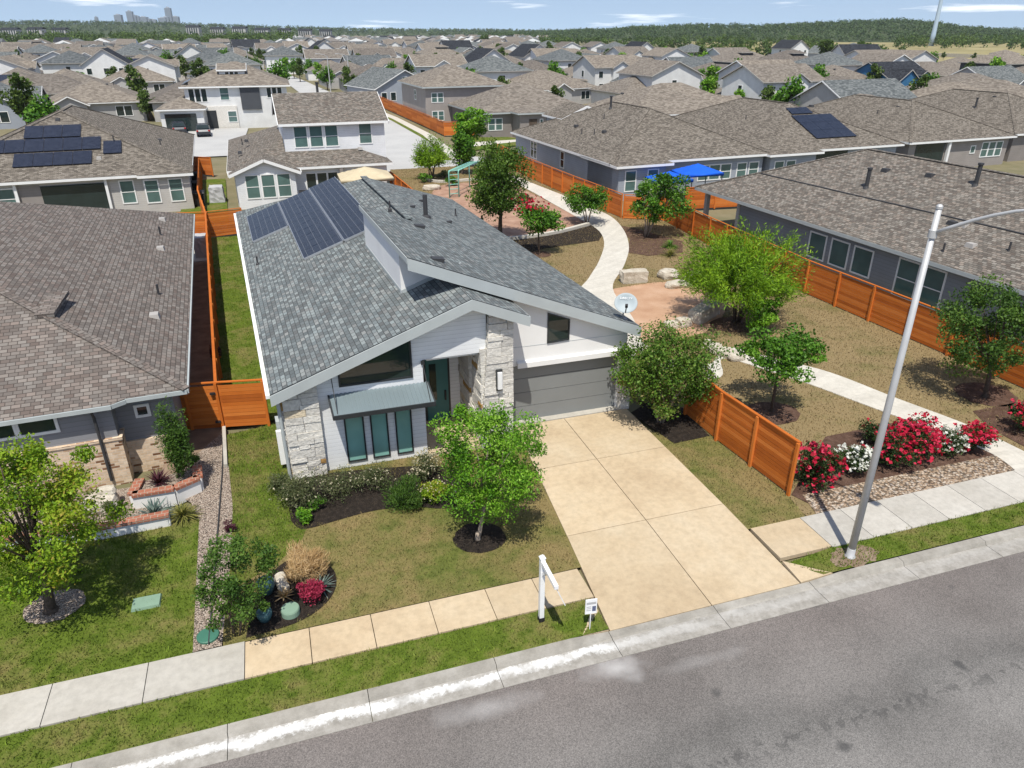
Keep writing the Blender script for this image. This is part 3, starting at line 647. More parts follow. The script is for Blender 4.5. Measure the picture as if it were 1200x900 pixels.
# pop-up wall under the tall roof edge
w = B()
w.prism([(3.99, 24.75, ZL(3.99)-.1), (6.2, 24.75, ZL(6.2)-.1), (6.2, 24.75, ZR(6.2)-.06), (3.99, 24.75, ZR(3.99)-.08)], (0, .2, 0))
w.prism([(3.99, 24.95, ZL(3.99)-.1), (3.99, 24.95, ZR(3.99)-.14), (3.99, 31.4, ZR(3.99)-.14), (3.99, 31.4, ZL(3.99)-.1)], (.2, 0, 0))
w.build('clerestory_wall', M['stucco'], H0)
w = B(); w.bar((4.0, 24.8, ZL(4.0)+.06), (4.0, 31.4, ZL(4.0)+.06), .05, .12); w.bar((4.0, 24.7, ZL(4.0)+.06), (6.2, 24.7, ZL(6.2)+.06), .05, .12); w.build('flashing', M['trimg'], H0)
# stone: irregular ledge blocks, each standing a little proud
def ashlar(mb, x0, x1, y, z0, ztop, seed, left=None, face='S', depth=.2, ochre=.10):
    r = random.Random(seed); z = z0
    while z < z0+9:
        h = r.choice((.16, .2, .26, .33)); x = left(z) if left else x0; any_ = False
        while x < x1-.02:
            wd = min(r.uniform(.28, .85), x1-x); wd = wd if x1-x-wd > .16 else x1-x
            zt = min(z+h, min(ztop(x+.03), ztop(x+wd-.03))-.02)
            if zt > z+.03:
                any_ = True; mb.tone = r.uniform(.12, .8) if r.random() > ochre else r.uniform(.84, 1)
                d = r.uniform(.01, .06); g_ = .008
                j = lambda: r.uniform(-.012, .012)
                if face == 'S': mb.hexa([(x+g_, y-d+j(), z+g_), (x+wd-g_, y-d+j(), z+g_), (x+wd-g_, y+depth, z+g_), (x+g_, y+depth, z+g_)], [(x+g_, y-d+j(), zt-g_), (x+wd-g_, y-d+j(), zt-g_), (x+wd-g_, y+depth, zt-g_), (x+g_, y+depth, zt-g_)])
                elif face == 'W': mb.hexa([(y-d+j(), x+g_, z+g_), (y+depth, x+g_, z+g_), (y+depth, x+wd-g_, z+g_), (y-d+j(), x+wd-g_, z+g_)], [(y-d+j(), x+g_, zt-g_), (y+depth, x+g_, zt-g_), (y+depth, x+wd-g_, zt-g_), (y-d+j(), x+wd-g_, zt-g_)])
                elif face == 'E': mb.hexa([(y-depth, x+g_, z+g_), (y+d+j(), x+g_, z+g_), (y+d+j(), x+wd-g_, z+g_), (y-depth, x+wd-g_, z+g_)], [(y-depth, x+g_, zt-g_), (y+d+j(), x+g_, zt-g_), (y+d+j(), x+wd-g_, zt-g_), (y-depth, x+wd-g_, zt-g_)])
            x += wd
        z += h
        if not any_ and z > z0+.5: break
st = B(); ashlar(st, -.68, .46, 22.02, 0, lambda x: ZL(x)-.2, 5, ochre=.05); ashlar(st, 22.04, 23.3, -.7, 0, lambda y: 3.1, 6, face='W')
st.tone = .3; st.box((-.66, 22.06, 0), (.44, 22.5, 3.2)); st.build('stone_pillar', M['lime'], H0)
st = B(); colL = lambda z: 5.92+.075*max(z, 0)
ashlar(st, 5.92, 7.16, 22.02, 0, lambda x: ZF(x)-.22, 7, left=colL, ochre=.0)
ashlar(st, 22.1, 23.2, 6.04, 0, lambda y: 3.9, 8, face='W', ochre=.1); ashlar(st, 22.1, 23.3, 7.14, 0, lambda y: 4.8, 9, face='E', ochre=.0)
st.tone = .35; st.hexa([(6.05, 22.08, 0), (7.12, 22.08, 0), (7.12, 23.3, 0), (6.05, 23.3, 0)], [(6.3, 22.08, 4.9), (7.12, 22.08, 4.85), (7.12, 23.3, 4.85), (6.3, 23.3, 4.9)])
st.build('stone_column', M['lime'], H0)
st = B(); ashlar(st, 23.2, 24.5, 5.95, 0, lambda y: 3.9, 10, face='W', ochre=.28); st.tone = .5; st.box((5.99, 23.2, 0), (6.3, 24.5, 3.9)); st.build('stone_porch_wall', M['lime'], H0)
st = B(); ashlar(st, 12.05, 12.5, 23.2, 0, lambda x: 2.2, 11, ochre=.02); ashlar(st, 23.25, 24.2, 12.3, 0, lambda y: 2.2, 12, face='E'); st.build('stone_pier', M['lime'], H0)
# porch
p = B(); p.box((4.0, 22.0, .0), (5.98, 24.6, .12)); p.build('porch_floor', M['c_tan'], H0)
p = B(); p.box((4.02, 24.5, .12), (5.98, 24.7, 3.8)); p.build('porch_wall', M['w_white'], H0)
p = B(); p.box((4.2, 22.45, 3.55), (6.2, 24.5, 3.62)); p.build('porch_ceiling', M['trimw'], H0)
d = B(); d.box((4.62, 24.42, .12), (5.46, 24.49, 2.75)); dm = d.build('door', M['door'], H0)
d = B(); d.box((4.75, 24.395, 1.0), (5.0, 24.43, 2.5)); d.build('pane', M['glass'], dm)
d = B(); d.box((5.3, 24.36, .95), (5.36, 24.42, 1.35)); d.build('handle', M['black'], dm)
d = B(); d.box((4.54, 24.44, .12), (4.61, 24.5, 2.85)); d.box((5.47, 24.44, .12), (5.54, 24.5, 2.85)); d.box((4.54, 24.44, 2.76), (5.54, 24.5, 2.85)); d.build('door_frame', M['frame'], H0)
# garage door: four wide flush sections, recessed
gd = B()
for k in range(4): gd.tone = .5; gd.box((7.5, 23.5, .05+k*.6), (12.05, 23.56, .05+(k+1)*.6-.018))
gd.build('garage_door', M['garage'], H0)
gd = B(); gd.box((7.46, 23.36, 2.45), (12.1, 23.6, 2.5)); gd.box((7.47, 23.4, .05), (7.5, 23.6, 2.45)); gd.build('door_jamb', M['trimg'], H0)
# windows
def frame4(mb, q, wd, y0, y1):      # picture-frame round a quad in the xz plane
    c = Vector((sum(p[0] for p in q)/4, 0, sum(p[1] for p in q)/4)); inner = []
    n = len(q)
    for i in range(n):
        a = Vector((q[i-1][0], q[i-1][1])); b = Vector((q[i][0], q[i][1])); c2 = Vector((q[(i+1) % n][0], q[(i+1) % n][1]))
        e1 = (b-a).normalized(); e2 = (c2-b).normalized(); n1 = Vector((-e1.y, e1.x)); n2 = Vector((-e2.y, e2.x))
        k = (n1+n2); k = k/(1+n1.dot(n2)); inner.append(b+k*wd)
    for i in range(n):
        j = (i+1) % n; a, b = q[i], q[j]; ia, ib = inner[i], inner[j]
        mb.hexa([(a[0], y0, a[1]), (b[0], y0, b[1]), (ib.x, y0, ib.y), (ia.x, y0, ia.y)], [(a[0], y1, a[1]), (b[0], y1, b[1]), (ib.x, y1, ib.y), (ia.x, y1, ia.y)])
    return inner
def window(q, y, wd, fm, gm, parent, name='window'):
    m = B(); inn = frame4(m, q, wd, y+.02, y-.05); fo = m.build(name, fm, parent)
    m = B(); m.poly([(v.x, y-.015, v.y) for v in inn]); m.build('pane', gm, fo); return fo
for x0, x1 in ((1.2, 1.86), (2.07, 2.67), (2.92, 3.5)): window([(x0, .22), (x1, .22), (x1, 2.36), (x0, 2.36)], yw, .05, M['frame'], M['teal'], H0)
window([(1.18, 3.13), (3.64, 3.13), (3.64, 4.58), (1.18, 3.64)], yw, .06, M['frame'], M['glass'], H0)
window([(8.98, 3.24), (9.86, 3.28), (9.86, 4.1), (8.98, 4.45)], 23.35, .045, M['frame'], M['glass'], H0)
# awning with corrugated sheet and tie rods
a = B(); n = 46; x0, x1 = .82, 4.12
for i in range(n):
    u = x0+(x1-x0)*i/n; v = x0+(x1-x0)*(i+1)/n; hh = .02 if i % 2 else 0
    a.hexa([(u, 22.19, 2.86), (v, 22.19, 2.86), (v, 21.3, 2.5), (u, 21.3, 2.5)][::-1], [(u, 22.19, 2.88+hh), (v, 22.19, 2.88+hh), (v, 21.3, 2.52+hh), (u, 21.3, 2.52+hh)][::-1])
aw = a.build('awning', M['awning'], H0)
a = B(); a.box((x0-.04, 21.26, 2.40), (x1+.04, 21.31, 2.55)); a.bar((x0-.02, 22.19, 2.84), (x0-.02, 21.3, 2.47), .05, .14); a.bar((x1+.02, 22.19, 2.84), (x1+.02, 21.3, 2.47), .05, .14); a.build('awning_frame', M['frame'], aw)
for xx in (.95, 4.0):
    a = B(); a.tube([(xx, 22.19, 3.62), (xx, 21.36, 2.56)], .015, 6); a.box((xx-.06, 22.14, 3.56), (xx+.06, 22.2, 3.7)); a.build('tie_rod', M['frame'], aw)
# wall lamp on the column
a = B(); a.box((6.5, 21.9, 2.3), (6.72, 21.99, 3.1)); sc = a.build('wall_lamp', M['frame'], H0)
a = B(); a.box((6.53, 21.82, 2.38), (6.69, 21.899, 3.02)); a.build('lamp_glass', M['trimw'], sc)
# downspout, meter boxes, hose bib
a = B(); a.tube([(-.84, 21.95, 3.2), (-.80, 21.98, 2.9), (-.78, 21.98, .1)], .055, 8); a.build('downspout', M['trimg'], H0)
a = B(); a.box((-.95, 23.0, .9), (-.7, 23.45, 1.75)); a.tube([(-.82, 23.2, 1.75), (-.82, 23.2, 3.2)], .03, 6); a.box((-.9, 23.8, .7), (-.7, 24.1, 1.3)); a.build('meter_box', M['trimg'], H0)
a = B(); a.box((-1.0, 22.75, .2), (-.72, 22.9, 1.5)); a.build('utility_box', M['trimw'], H0)
# roof furniture on the right-hand slope
def on_r(pxy): return onplane(*pxy, (3.78, 23.0, 7.11), (.396, 0, 1))
def on_r(pxy):
    p = onplane(*pxy, (3.78, 23.0, 7.11), (.396, 0, 1))
    for _ in range(4):
        q = onplane(*pxy, (Sx(3.78, p.y), p.y, 7.11), (.396, 0, 1)); p = q
    return p
def on_l(pxy):
    p = onplane(*pxy, (-1.0, 21.7, 3.41), (-.372, 0, 1))
    for _ in range(4): p = onplane(*pxy, (Sx(-1.0, p.y), p.y, 3.41), (-.372, 0, 1))
    return p
def vent(parent, p, org, slope_x, w=.34, l=.42, m=None, name='roof_vent'):
    b = MB(org=org); d = Vector((1, 0, slope_x)).normalized(); n = Vector((-slope_x, 0, 1)).normalized(); y = Vector((0, 1, 0))
    lo = [p-d*l/2-y*w/2, p+d*l/2-y*w/2, p+d*l/2+y*w/2, p-d*l/2+y*w/2]
    b.hexa(lo, [lo[0]+n*.05, lo[1]+n*.15, lo[2]+n*.15, lo[3]+n*.05] if slope_x < 0 else [lo[0]+n*.15, lo[1]+n*.05, lo[2]+n*.05, lo[3]+n*.15]); return b.build(name, m or M['pipe'], parent)
def pipe(parent, p, org, h=.35, r=.04, m=None, name='vent_pipe'):
    b = MB(org=org); b.lathe([(r*2.4, -.08), (r*2, .05), (r, .1), (r, h)], p, 10); return b.build(name, m or M['pipe'], parent)
for q in ((512, 305), (491, 266)): vent(H0, on_r(q), HO, -.396)
for q in ((493, 236), (526, 261), (483, 243)): vent(H0, on_r(q), HO, -.396, .2, .22)
pipe(H0, on_r((499, 254)), HO, 1.05, .11); pipe(H0, on_r((534, 253)), HO, .4); pipe(H0, on_r((457, 246)), HO, .4); pipe(H0, on_l((302, 310)), HO, .4)
p0 = on_r((552, 262)); b = MB(org=HO); b.box(p0+Vector((-.12, -.12, -.1)), p0+Vector((.12, .12, .45)));
b.build('vent_stack', M['redp'], H0) if False else None
rv = B(); rv.bar((xr-.02, yr2, ZR(xr)+.02), (xr-.02, 32.2, ZR(xr)+.02), .34, .06); rv.build('ridge_vent', M['sh_grey'], H0)
# solar array: tall modules laid across the slope in three columns
def solar_at(x0, x1, y0, y1, n):
    for i in range(n):
        a0 = y0+(y1-y0)*i/n+.012; a1 = y0+(y1-y0)*(i+1)/n-.012
        b = B(); b.hexa([(x0, a0, ZL(x0)+.07), (x1, a0, ZL(x1)+.07), (x1, a1, ZL(x1)+.07), (x0, a1, ZL(x0)+.07)], [(x0, a0, ZL(x0)+.12), (x1, a0, ZL(x1)+.12), (x1, a1, ZL(x1)+.12), (x0, a1, ZL(x0)+.12)])
        so = b.build('solar_panel', M['solar'], H0)
    b = B(); b.bar((x0-.015, y0, ZL(x0)+.1), (x0-.015, y1, ZL(x0)+.1), .03, .08); b.bar((x1+.015, y0, ZL(x1)+.1), (x1+.015, y1, ZL(x1)+.1), .03, .08); b.bar((x0, y0-.02, ZL(x0)+.07), (x1, y0-.02, ZL(x1)+.07), .03, .1); b.build('panel_rail', M['alu'], H0)
solar_at(-.42, 1.42, 40.0, 46.0, 5); solar_at(1.50, 3.28, 33.3, 46.0, 11); solar_at(3.36, 4.92, 33.3, 46.2, 11)
# satellite dish on the roof corner
dp = onplane(738, 378, (Sx(11.9, 23.2), 23.2, ZR(11.9)), (0, 1, 0)); dp = Vector((Sx(12.1, 23.3), 23.3, ZR(12.1)))
sd = thing('satellite_dish', 'pale grey satellite dish on the right corner of the grey roof', 'satellite dish', dp)
n_ = Vector((-.35, -.78, .52)).normalized(); e1 = n_.cross(Vector((0, 0, 1))).normalized(); e2 = e1.cross(n_)
dc = Vector((.05, .1, .62)); mb = MB(); pts = []; fs = []
for i, (rr, dd) in enumerate(((0.001, 0), (.13, .01), (.26, .04), (.38, .085), (.39, .08), (.26, .025), (.001, -.02))):
    for k in range(28):
        t = 2*math.pi*k/28; pts.append(dc+(e1*math.cos(t)*1.12+e2*math.sin(t))*rr+n_*dd)
for i in range(6):
    for k in range(28): j = (k+1) % 28; fs.append([i*28+k, i*28+j, (i+1)*28+j, (i+1)*28+k])
mb.add(pts, fs); mb.build('dish', flat('dish_grey', (.33, .38, .40, 1), .5, var=.05), sd, True)
mb = MB(); mb.tube([(0, .15, -.1), (0, .16, .4), dc-n_*.05], .03, 8); mb.box((-.15, .05, -.06), (.15, .25, .0)); mb.build('mast', M['pipeg'], sd)
mb = MB(); mb.tube([dc-e2*.35+n_*.08, dc-e2*.22+n_*.55], .022, 6); mb.bar(dc-e2*.24+n_*.5, dc-e2*.18+n_*.62, .1, .09); mb.build('feed_arm', M['black'], sd)
cu = bpy.data.curves.new('lettering', 'FONT'); cu.body = 'DIRECTV'; cu.size = .115; cu.align_x = 'CENTER'; cu.extrude = .004; to = bpy.data.objects.new('t', cu)
me = bpy.data.meshes.new_from_object(to); me.materials.clear(); me.materials.append(M['whitep']); bpy.data.objects.remove(to)
lo = obj('lettering', me, sd); from mathutils import Matrix
Rm = Matrix((e1, e2, n_)).transposed() if e1.cross(e2).dot(n_) > 0 else Matrix((-e1, e2, n_)).transposed()
lo.matrix_local = Matrix.Translation(dc+n_*.055+e2*.15) @ Rm.to_4x4()
# ================= other houses: one builder =================
class House:
    def __init__(s, label, loc, rz=0.0, wall='w_light', roof='sh_tan', trim='trimw', group=None, name='house', fk=1.0):
        s.root = thing(name, label, 'house', loc, rz, group); s.W = MB(); s.R = MB(); s.F = MB(); s.mw = M[wall]; s.mr = M[roof]; s.mt = M[trim]; s.org = Vector((0, 0, 0)); s.wn = 0
        s.C = MB(); s.fk = fk
    def fasc(s, a, b, h=.2):
        a = Vector(a); b = Vector(b); s.F.bar(a+Vector((0, 0, -h*s.fk/2-.02)), b+Vector((0, 0, -h*s.fk/2-.02)), .06, h*s.fk)
    def walls(s, x0, y0, x1, y1, z0, z1): s.W.box((x0, y0, z0), (x1, y1, z1))
    def ring(s, P, th=.2):      # fascia ring + soffit below an eave loop
        n = len(P)
        for i in range(n): s.fasc(P[i], P[(i+1) % n])
        s.F.poly([Vector(p)+Vector((0, 0, -th)) for p in P][::-1])
    def cap(s, a, b):
        a = Vector(a); b = Vector(b); s.C.bar(a+Vector((0, 0, .012)), b+Vector((0, 0, .012)), .3, .05)
    def hip(s, x0, y0, x1, y1, ze, sl=.42, o=.45, z0=-.2, caps=False, walls=True):
        if walls: s.walls(x0, y0, x1, y1, z0, ze-.05)
        X0, Y0, X1, Y1 = x0-o, y0-o, x1+o, y1+o; z = ze-.02; W = X1-X0; D = Y1-Y0; h = min(W, D)/2
        a, b, c, d = (X0, Y0, z), (X1, Y0, z), (X1, Y1, z), (X0, Y1, z); zr = z+sl*h
        if D >= W:
            m = (X0+X1)/2; p, q = (m, Y0+h, zr), (m, Y1-h, zr)
            s.R.poly([a, b, p]); s.R.poly([b, c, q, p] if D > W else [b, c, p]); s.R.poly([c, d, q]); s.R.poly([d, a, p, q] if D > W else [d, a, p])
            if caps: s.cap(a, p); s.cap(b, p); s.cap(c, q); s.cap(d, q); s.cap(p, q)
        else:
            m = (Y0+Y1)/2; p, q = (X0+h, m, zr), (X1-h, m, zr)
            s.R.poly([a, b, q, p]); s.R.poly([b, c, q]); s.R.poly([c, d, p, q]); s.R.poly([d, a, p])
            if caps: s.cap(a, p); s.cap(d, p); s.cap(b, q); s.cap(c, q); s.cap(p, q)
        s.ring([a, b, c, d]); return zr
    def gable(s, x0, y0, x1, y1, ze, axis='y', sl=.42, o=.45, oe=.35, z0=-.2, walls=True):
        """ridge runs along axis; oe = overhang past the gable ends"""
        if walls: s.walls(x0, y0, x1, y1, z0, ze-.05)
        th = .16
        if axis == 'y':
            m = (x0+x1)/2; X0, X1, Y0, Y1 = x0-o, x1+o, y0-oe, y1+oe; z = ze-sl*o+sl*o*.4; zr = z+sl*(m-X0); zw = z+sl*o
            s.R.prism([(X0, Y0, z), (m, Y0, zr), (m, Y1, zr), (X0, Y1, z)][::1], (0, 0, -th), 0); s.R.prism([(m, Y0, zr), (X1, Y0, z), (X1, Y1, z), (m, Y1, zr)], (0, 0, -th), 0)
            for y in (y0, y1): s.W.poly([(x0, y+(.001 if y == y0 else -.001), ze-.1), (x1, y+(.001 if y == y0 else -.001), ze-.1), (x1, y+(.001 if y == y0 else -.001), zw-.12), (m, y+(.001 if y == y0 else -.001), zr-.14), (x0, y+(.001 if y == y0 else -.001), zw-.12)])
            for Y, sg in ((Y0-.03, 1), (Y1+.03, 1)):
                s.fasc((X0, Y, z-.02), (m, Y, zr-.02), .24); s.fasc((m, Y, zr-.02), (X1, Y, z-.02), .24)
            s.fasc((X0-.03, Y0, z), (X0-.03, Y1, z)); s.fasc((X1+.03, Y0, z), (X1+.03, Y1, z))
        else:
            m = (y0+y1)/2; X0, X1, Y0, Y1 = x0-oe, x1+oe, y0-o, y1+o; z = ze-sl*o+sl*o*.4; zr = z+sl*(m-Y0); zw = z+sl*o
            s.R.prism([(X0, Y0, z), (X1, Y0, z), (X1, m, zr), (X0, m, zr)], (0, 0, -th), 0); s.R.prism([(X0, m, zr), (X1, m, zr), (X1, Y1, z), (X0, Y1, z)], (0, 0, -th), 0)
            for x in (x0+.001, x1-.001): s.W.poly([(x, y0, ze-.1), (x, y0, zw-.12), (x, m, zr-.14), (x, y1, zw-.12), (x, y1, ze-.1)])
            for X in (X0-.03, X1+.03):
                s.fasc((X, Y0, z-.02), (X, m, zr-.02), .24); s.fasc((X, m, zr-.02), (X, Y1, z-.02), .24)
            s.fasc((X0, Y0-.03, z), (X1, Y0-.03, z)); s.fasc((X0, Y1+.03, z), (X1, Y1+.03, z))
        return zr
    def win(s, face, at, u, z, w=.9, h=1.5, n=1, gap=.12, bar=True, gm='glassg', fm='trimw', one=False):
        """n windows side by side; face S/N/W/E at plane coordinate `at`, u = left end"""
        for i in range(n):
            u0 = u+i*(w+gap); fr = MB(); gl = MB(); t = .09
            def bx(mb, ua, ub, za, zb, d0, d1):
                if face == 'S': mb.box((ua, at-d1, za), (ub, at-d0, zb))
                elif face == 'N': mb.box((ua, at+d0, za), (ub, at+d1, zb))
                elif face == 'W': mb.box((at-d1, ua, za), (at-d0, ub, zb))
                else: mb.box((at+d0, ua, za), (at+d1, ub, zb))
            m0 = 0
            for q in ((u0-t, u0, z-t, z+h+t), (u0+w, u0+w+t, z-t, z+h+t), (u0, u0+w, z+h, z+h+t), (u0, u0+w, z-t, z)): bx(fr, *q, -.02, .05)
            if bar: bx(fr, u0, u0+w, z+h*.48, z+h*.48+.05, -.02, .035)
            if one:
                k = len(fr.f); bx(fr, u0, u0+w, z, z+h, -.02, .012)
                for j in range(k, len(fr.f)): fr.m[j] = 1
                fr.build('window', [M[fm], M[gm]], s.root)
            else:
                wo = fr.build('window', M[fm], s.root); bx(gl, u0, u0+w, z, z+h, -.02, .012); gl.build('pane', M[gm], wo)
    def box(s, name, a, b, mat): return MB().box(a, b).build(name, M[mat], s.root)
    def vents(s, pts):
        for (x, y, z, k) in pts:
            m = MB()
            if k == 'p': m.lathe([(.09, -.1), (.05, .05), (.05, .45)], (x, y, z), 8); m.build('vent_pipe', M['pipe'], s.root)
            elif k == 'P': m.lathe([(.22, -.1), (.12, .1), (.12, 1.1), (.16, 1.12), (.16, 1.22)], (x, y, z), 10); m.build('vent_pipe', M['pipe'], s.root)
            else: m.hexa([(x-.2, y-.25, z-.08), (x+.2, y-.25, z-.08), (x+.2, y+.25, z-.08), (x-.2, y+.25, z-.08)], [(x-.16, y-.2, z+.14), (x+.16, y-.2, z+.14), (x+.16, y+.2, z+.14), (x-.16, y+.2, z+.14)]); m.build('roof_vent', M['pipe' if k == 'v' else 'pipeg'], s.root)
    def solar(s, p, ux, uy, nx, ny, w=1.75, h=1.05, m='solarb'):
        """panel grid from corner p, unit vectors ux, uy in the roof plane"""
        p = Vector(p); ux = Vector(ux).normalized(); uy = Vector(uy).normalized(); nn = ux.cross(uy).normalized(); nn = nn if nn.z > 0 else -nn
        for i in range(nx):
            for j in range(ny):
                a = p+ux*(w*i+.015)+uy*(h*j+.015)+nn*.08; du = ux*(w-.03); dv = uy*(h-.03); lo = [a, a+du, a+du+dv, a+dv]
                if ux.cross(uy).z < 0: lo.reverse()
                MB().hexa(lo, [q+nn*.05 for q in lo]).build('solar_panel', M[m], s.root)
    def done(s):
        if s.W.f: s.W.build('wall', s.mw, s.root)
        if s.R.f: s.R.build('roof', s.mr, s.root)
        if s.F.f: s.F.build('eave_trim', s.mt, s.root)
        if s.C.f: s.C.build('ridge_cap', s.mr, s.root)
        return s.root
TILT = .055     # lots lean: rotation of house axes
# ---- left neighbour
h = House('grey house with brown shingle roof and tan brick base at left edge', (-12.1, 23.5, 0), TILT, 'w_grey', 'sh_brown', 'trimg')
zr = 3+.42*8.2
h.R.poly([(-9.0, -.45, 3), (8.2, -.45, 3), (3.6, 3.9, 4.9)]); 
h.R.f.clear(); h.R.v.clear(); h.R.m.clear(); h.R.t.clear()
xe, zE, sl = 8.45, 3.0, .42; ax, ay = 4.1, 3.9        # eave at right, hip apex
zA = zE+sl*(xe-ax)
zT = zE+sl*(xe+.2)
h.R.poly([(xe, -.1, zE), (xe, 27.4, zE), (-.2, 16.6, zT), (-.2, 8.2, zT), (ax, ay, zA)])
h.R.poly([(-12, -.36, 2.96), (6.2, -.36, 2.96), (6.6, -.12, 2.99), (xe, -.1, zE), (ax, ay, zA), (-12, ay, zA)])
h.R.poly([(ax, ay, zA), (-.2, 8.2, zE+sl*(xe+.2)), (-12, 8.2, zE+sl*(xe+.2)), (-12, ay, zA)])
h.R.poly([(-.2, 8.2, zT), (-.2, 16.6, zT), (-12, 16.6, zT), (-12, 8.2, zT)]); h.R.poly([(xe, 27.4, zE), (-12, 27.4, zE), (-12, 16.6, zT), (-.2, 16.6, zT)])
# lower front hip laid over the front slope
h.cap((xe, -.1, zE), (ax, ay, zA)); h.cap((ax, ay, zA), (-.2, 8.2, zE+sl*(xe+.2)))
ri = Matrix.Rotation(-TILT, 3, 'Z'); va, vb_ = [ri @ (G(u_, v_, z_)-h.root.location) for (u_, v_, z_) in ((70, 343, 5.02), (52, 370, 4.84))]
b = MB(); b.bar(va, vb_, .62, .13); b.build('ridge_vent', M['sh_brown'], h.root)
h.fasc((-12, -.39, 2.97), (6.2, -.39, 2.97), .14); h.fasc((6.2, -.36, 2.97), (6.6, -.15, 2.98), .14); h.fasc((6.6, -.13, 3.0), (xe, -.13, 3.0), .14); h.fasc((xe+.03, -.1, 3.0), (xe+.03, 27.4, 3.0), .14)
h.F.poly([(-12, -.36, 2.82), (-12, 1, 2.82), (xe, 1, 2.84), (xe, -.1, 2.84), (6.6, -.1, 2.83), (6.2, -.36, 2.82)]); h.F.poly([(xe, 0, 2.85), (xe-1, 0, 2.85), (xe-1, 27.4, 2.85), (xe, 27.4, 2.85)])
h.walls(-12, 0, 6.1, 24, -.2, 2.85); h.walls(6.1, .6, 7.9, 26.6, -.2, 2.86)
h.win('S', 0, 1.1-.0, 2.22, .98, .42, 1, bar=False, gm='glass'); h.win('S', 0, 2.32, 2.22, 1.0, .42, 1, bar=False, gm='glass'); h.win('S', 0, 3.5-.02, 2.22, .98, .42, 1, bar=False, gm='glass')
h.win('S', .6, 6.75, 2.0, .3, .3, 1, bar=False, gm='glass')
b = MB(); b.box((-12, -.09, -.2), (6.19, .0, 1.55)); b.box((6.1, .0, -.2), (6.19, .6, 1.55)); b.box((6.19, .51, -.2), (7.6, .6, 1.1)); b.build('brick_base', M['brick'], h.root)
b = MB(); b.box((-12, -.13, 1.55), (6.23, .0, 1.63)); b.box((6.1, .0, 1.55), (6.23, .6, 1.63)); b.build('brick_sill', M['brick'], h.root)
b = MB(); b.tube([(5.6, -.34, 2.85), (5.6, -.16, 2.5), (5.6, -.16, .1)], .05, 8); b.build('downspout', M['pipe'], h.root)
for q, k in (((190, 258), 'g'), ((188, 275), 'p'), ((188, 292), 'g'), ((186, 345), 'p'), ((181, 371), 'g')):
    c_ = h.root.location+Vector((8.45, 0, 3.0)); p = onplane(*q, c_, (math.cos(TILT)*.42, math.sin(TILT)*.42, 1)); l = Matrix.Rotation(-TILT, 3, 'Z') @ (p-h.root.location); h.vents([(*l, k)])
h.done()
# ---- solar-roofed house behind it
h = House('beige house with brown hip roof and black solar panels behind the left neighbour', (-15.2, 68, 0), TILT, 'w_stone', 'sh_tan', 'trimw')
h.hip(-11, 0, 8.3, 25, 3.05, .42, .5, caps=True)
h.R.poly([(4.6, -.9, 3.02), (8.9, -.9, 3.02), (6.6, 1.6, 4.0)]); h.R.poly([(8.9, -.9, 3.02), (8.9, 3, 3.02), (6.6, 1.6, 4.0)]); h.R.poly([(4.6, -.9, 3.02), (6.6, 1.6, 4.0), (4.6, 3, 3.8)]); h.walls(4.9, -.5, 8.5, 2, -.2, 2.95); h.fasc((4.6, -.93, 3.0), (8.9, -.93, 3.0))
for u in (3.15, 5.05, 6.9): h.win('S', -.5 if u > 4.9 else 0, u, .75, .95, 1.75, 1)
h.win('S', 0, -5.7, .9, 1.2, 1.5, 1)
h.box('patio_door', (-2.6, -.06, .1), (2.0, -.02, 2.5), 'glass'); h.box('patio_opening', (-4.2, -.04, .0), (-2.6, -.01, 2.6), 'w_taupe')
for xx in (-4.3, 2.15): h.box('patio_post', (xx-.1, -.3, 0), (xx+.1, -.1, 2.8), 'trimw')
sl_ = Vector((0, 1, .42)); zf = lambda y: 3.03+.42*(y+.5)
h.solar((-4.4, 1.3, zf(1.3)), (1, 0, 0), sl_, 4, 1, 1.42, 2.0); h.solar((-6.6, 3.35, zf(3.35)), (1, 0, 0), sl_, 6, 1, 1.42, 2.0); h.solar((-3.9, 5.35, zf(5.35)), (1, 0, 0), sl_, 3, 1, 1.42, 2.0); h.solar((2.1, 2.6, zf(2.6)), (1, 0, 0), sl_, 1, 1, 1.42, 2.0)
h.vents([(-1.5, 8.2, zf(8.2), 'v'), (6.2, 9, 3+.42*2.6, 'p'), (6.0, 12, 3+.42*2.8, 'v'), (2.9, 4.6, zf(4.6), 'p'), (1.8, 2.1, zf(2.1), 'g')])
h.done()
# ---- two-storey white house behind the main house
h = House('two storey white siding house with grey brown roof directly behind the main house', (1.5, 68, 0), .02, 'w_white', 'sh_taupe', 'trimw')
h.hip(-4.6, .3, 8.6, 20, 3.0, .36, .5); h.gable(-4.5, -1.0, .4, 6, 2.95, 'y', .40, .5, .35)
h.gable(.0, 2.5, 9.0, 12.3, 6.45, 'x', .40, .45, .35, z0=2.5)
h.win('S', -1.0, -3.7, .75, 1.0, 1.85, 3, .3); h.win('S', 2.5, .95, 4.3, 1.05, 1.7, 3, .3); h.win('S', 2.5, 6.7, 4.4, 1.05, 1.7, 1)
h.win('S', .3, 1.4, .2, .8, 2.1, 3, .15, False, 'glass'); h.box('porch_post', (4.3, -.2, 0), (4.6, .1, 2.9), 'w_taupe'); h.win('S', .3, 6.2, .6, 1.5, 1.6, 1)
for xx in (1.2, 2.1, 5.0, 8.0):
    m = MB(); m.lathe([(.55, -.05), (.55, .1), (.3, .32), (.05, .36)], (xx, 8.2, 8.1), 14); m.build('roof_vent', M['pipeg'], h.root)
h.vents([(3.9, 8.6, 8.1, 'P'), (-3.6, 8, 4.1, 'p'), (-3.2, 9, 4.2, 'v'), (6.6, 2.2, 3.95, 'g'), (-3.9, 5, 3.7, 'v')])
h.done()
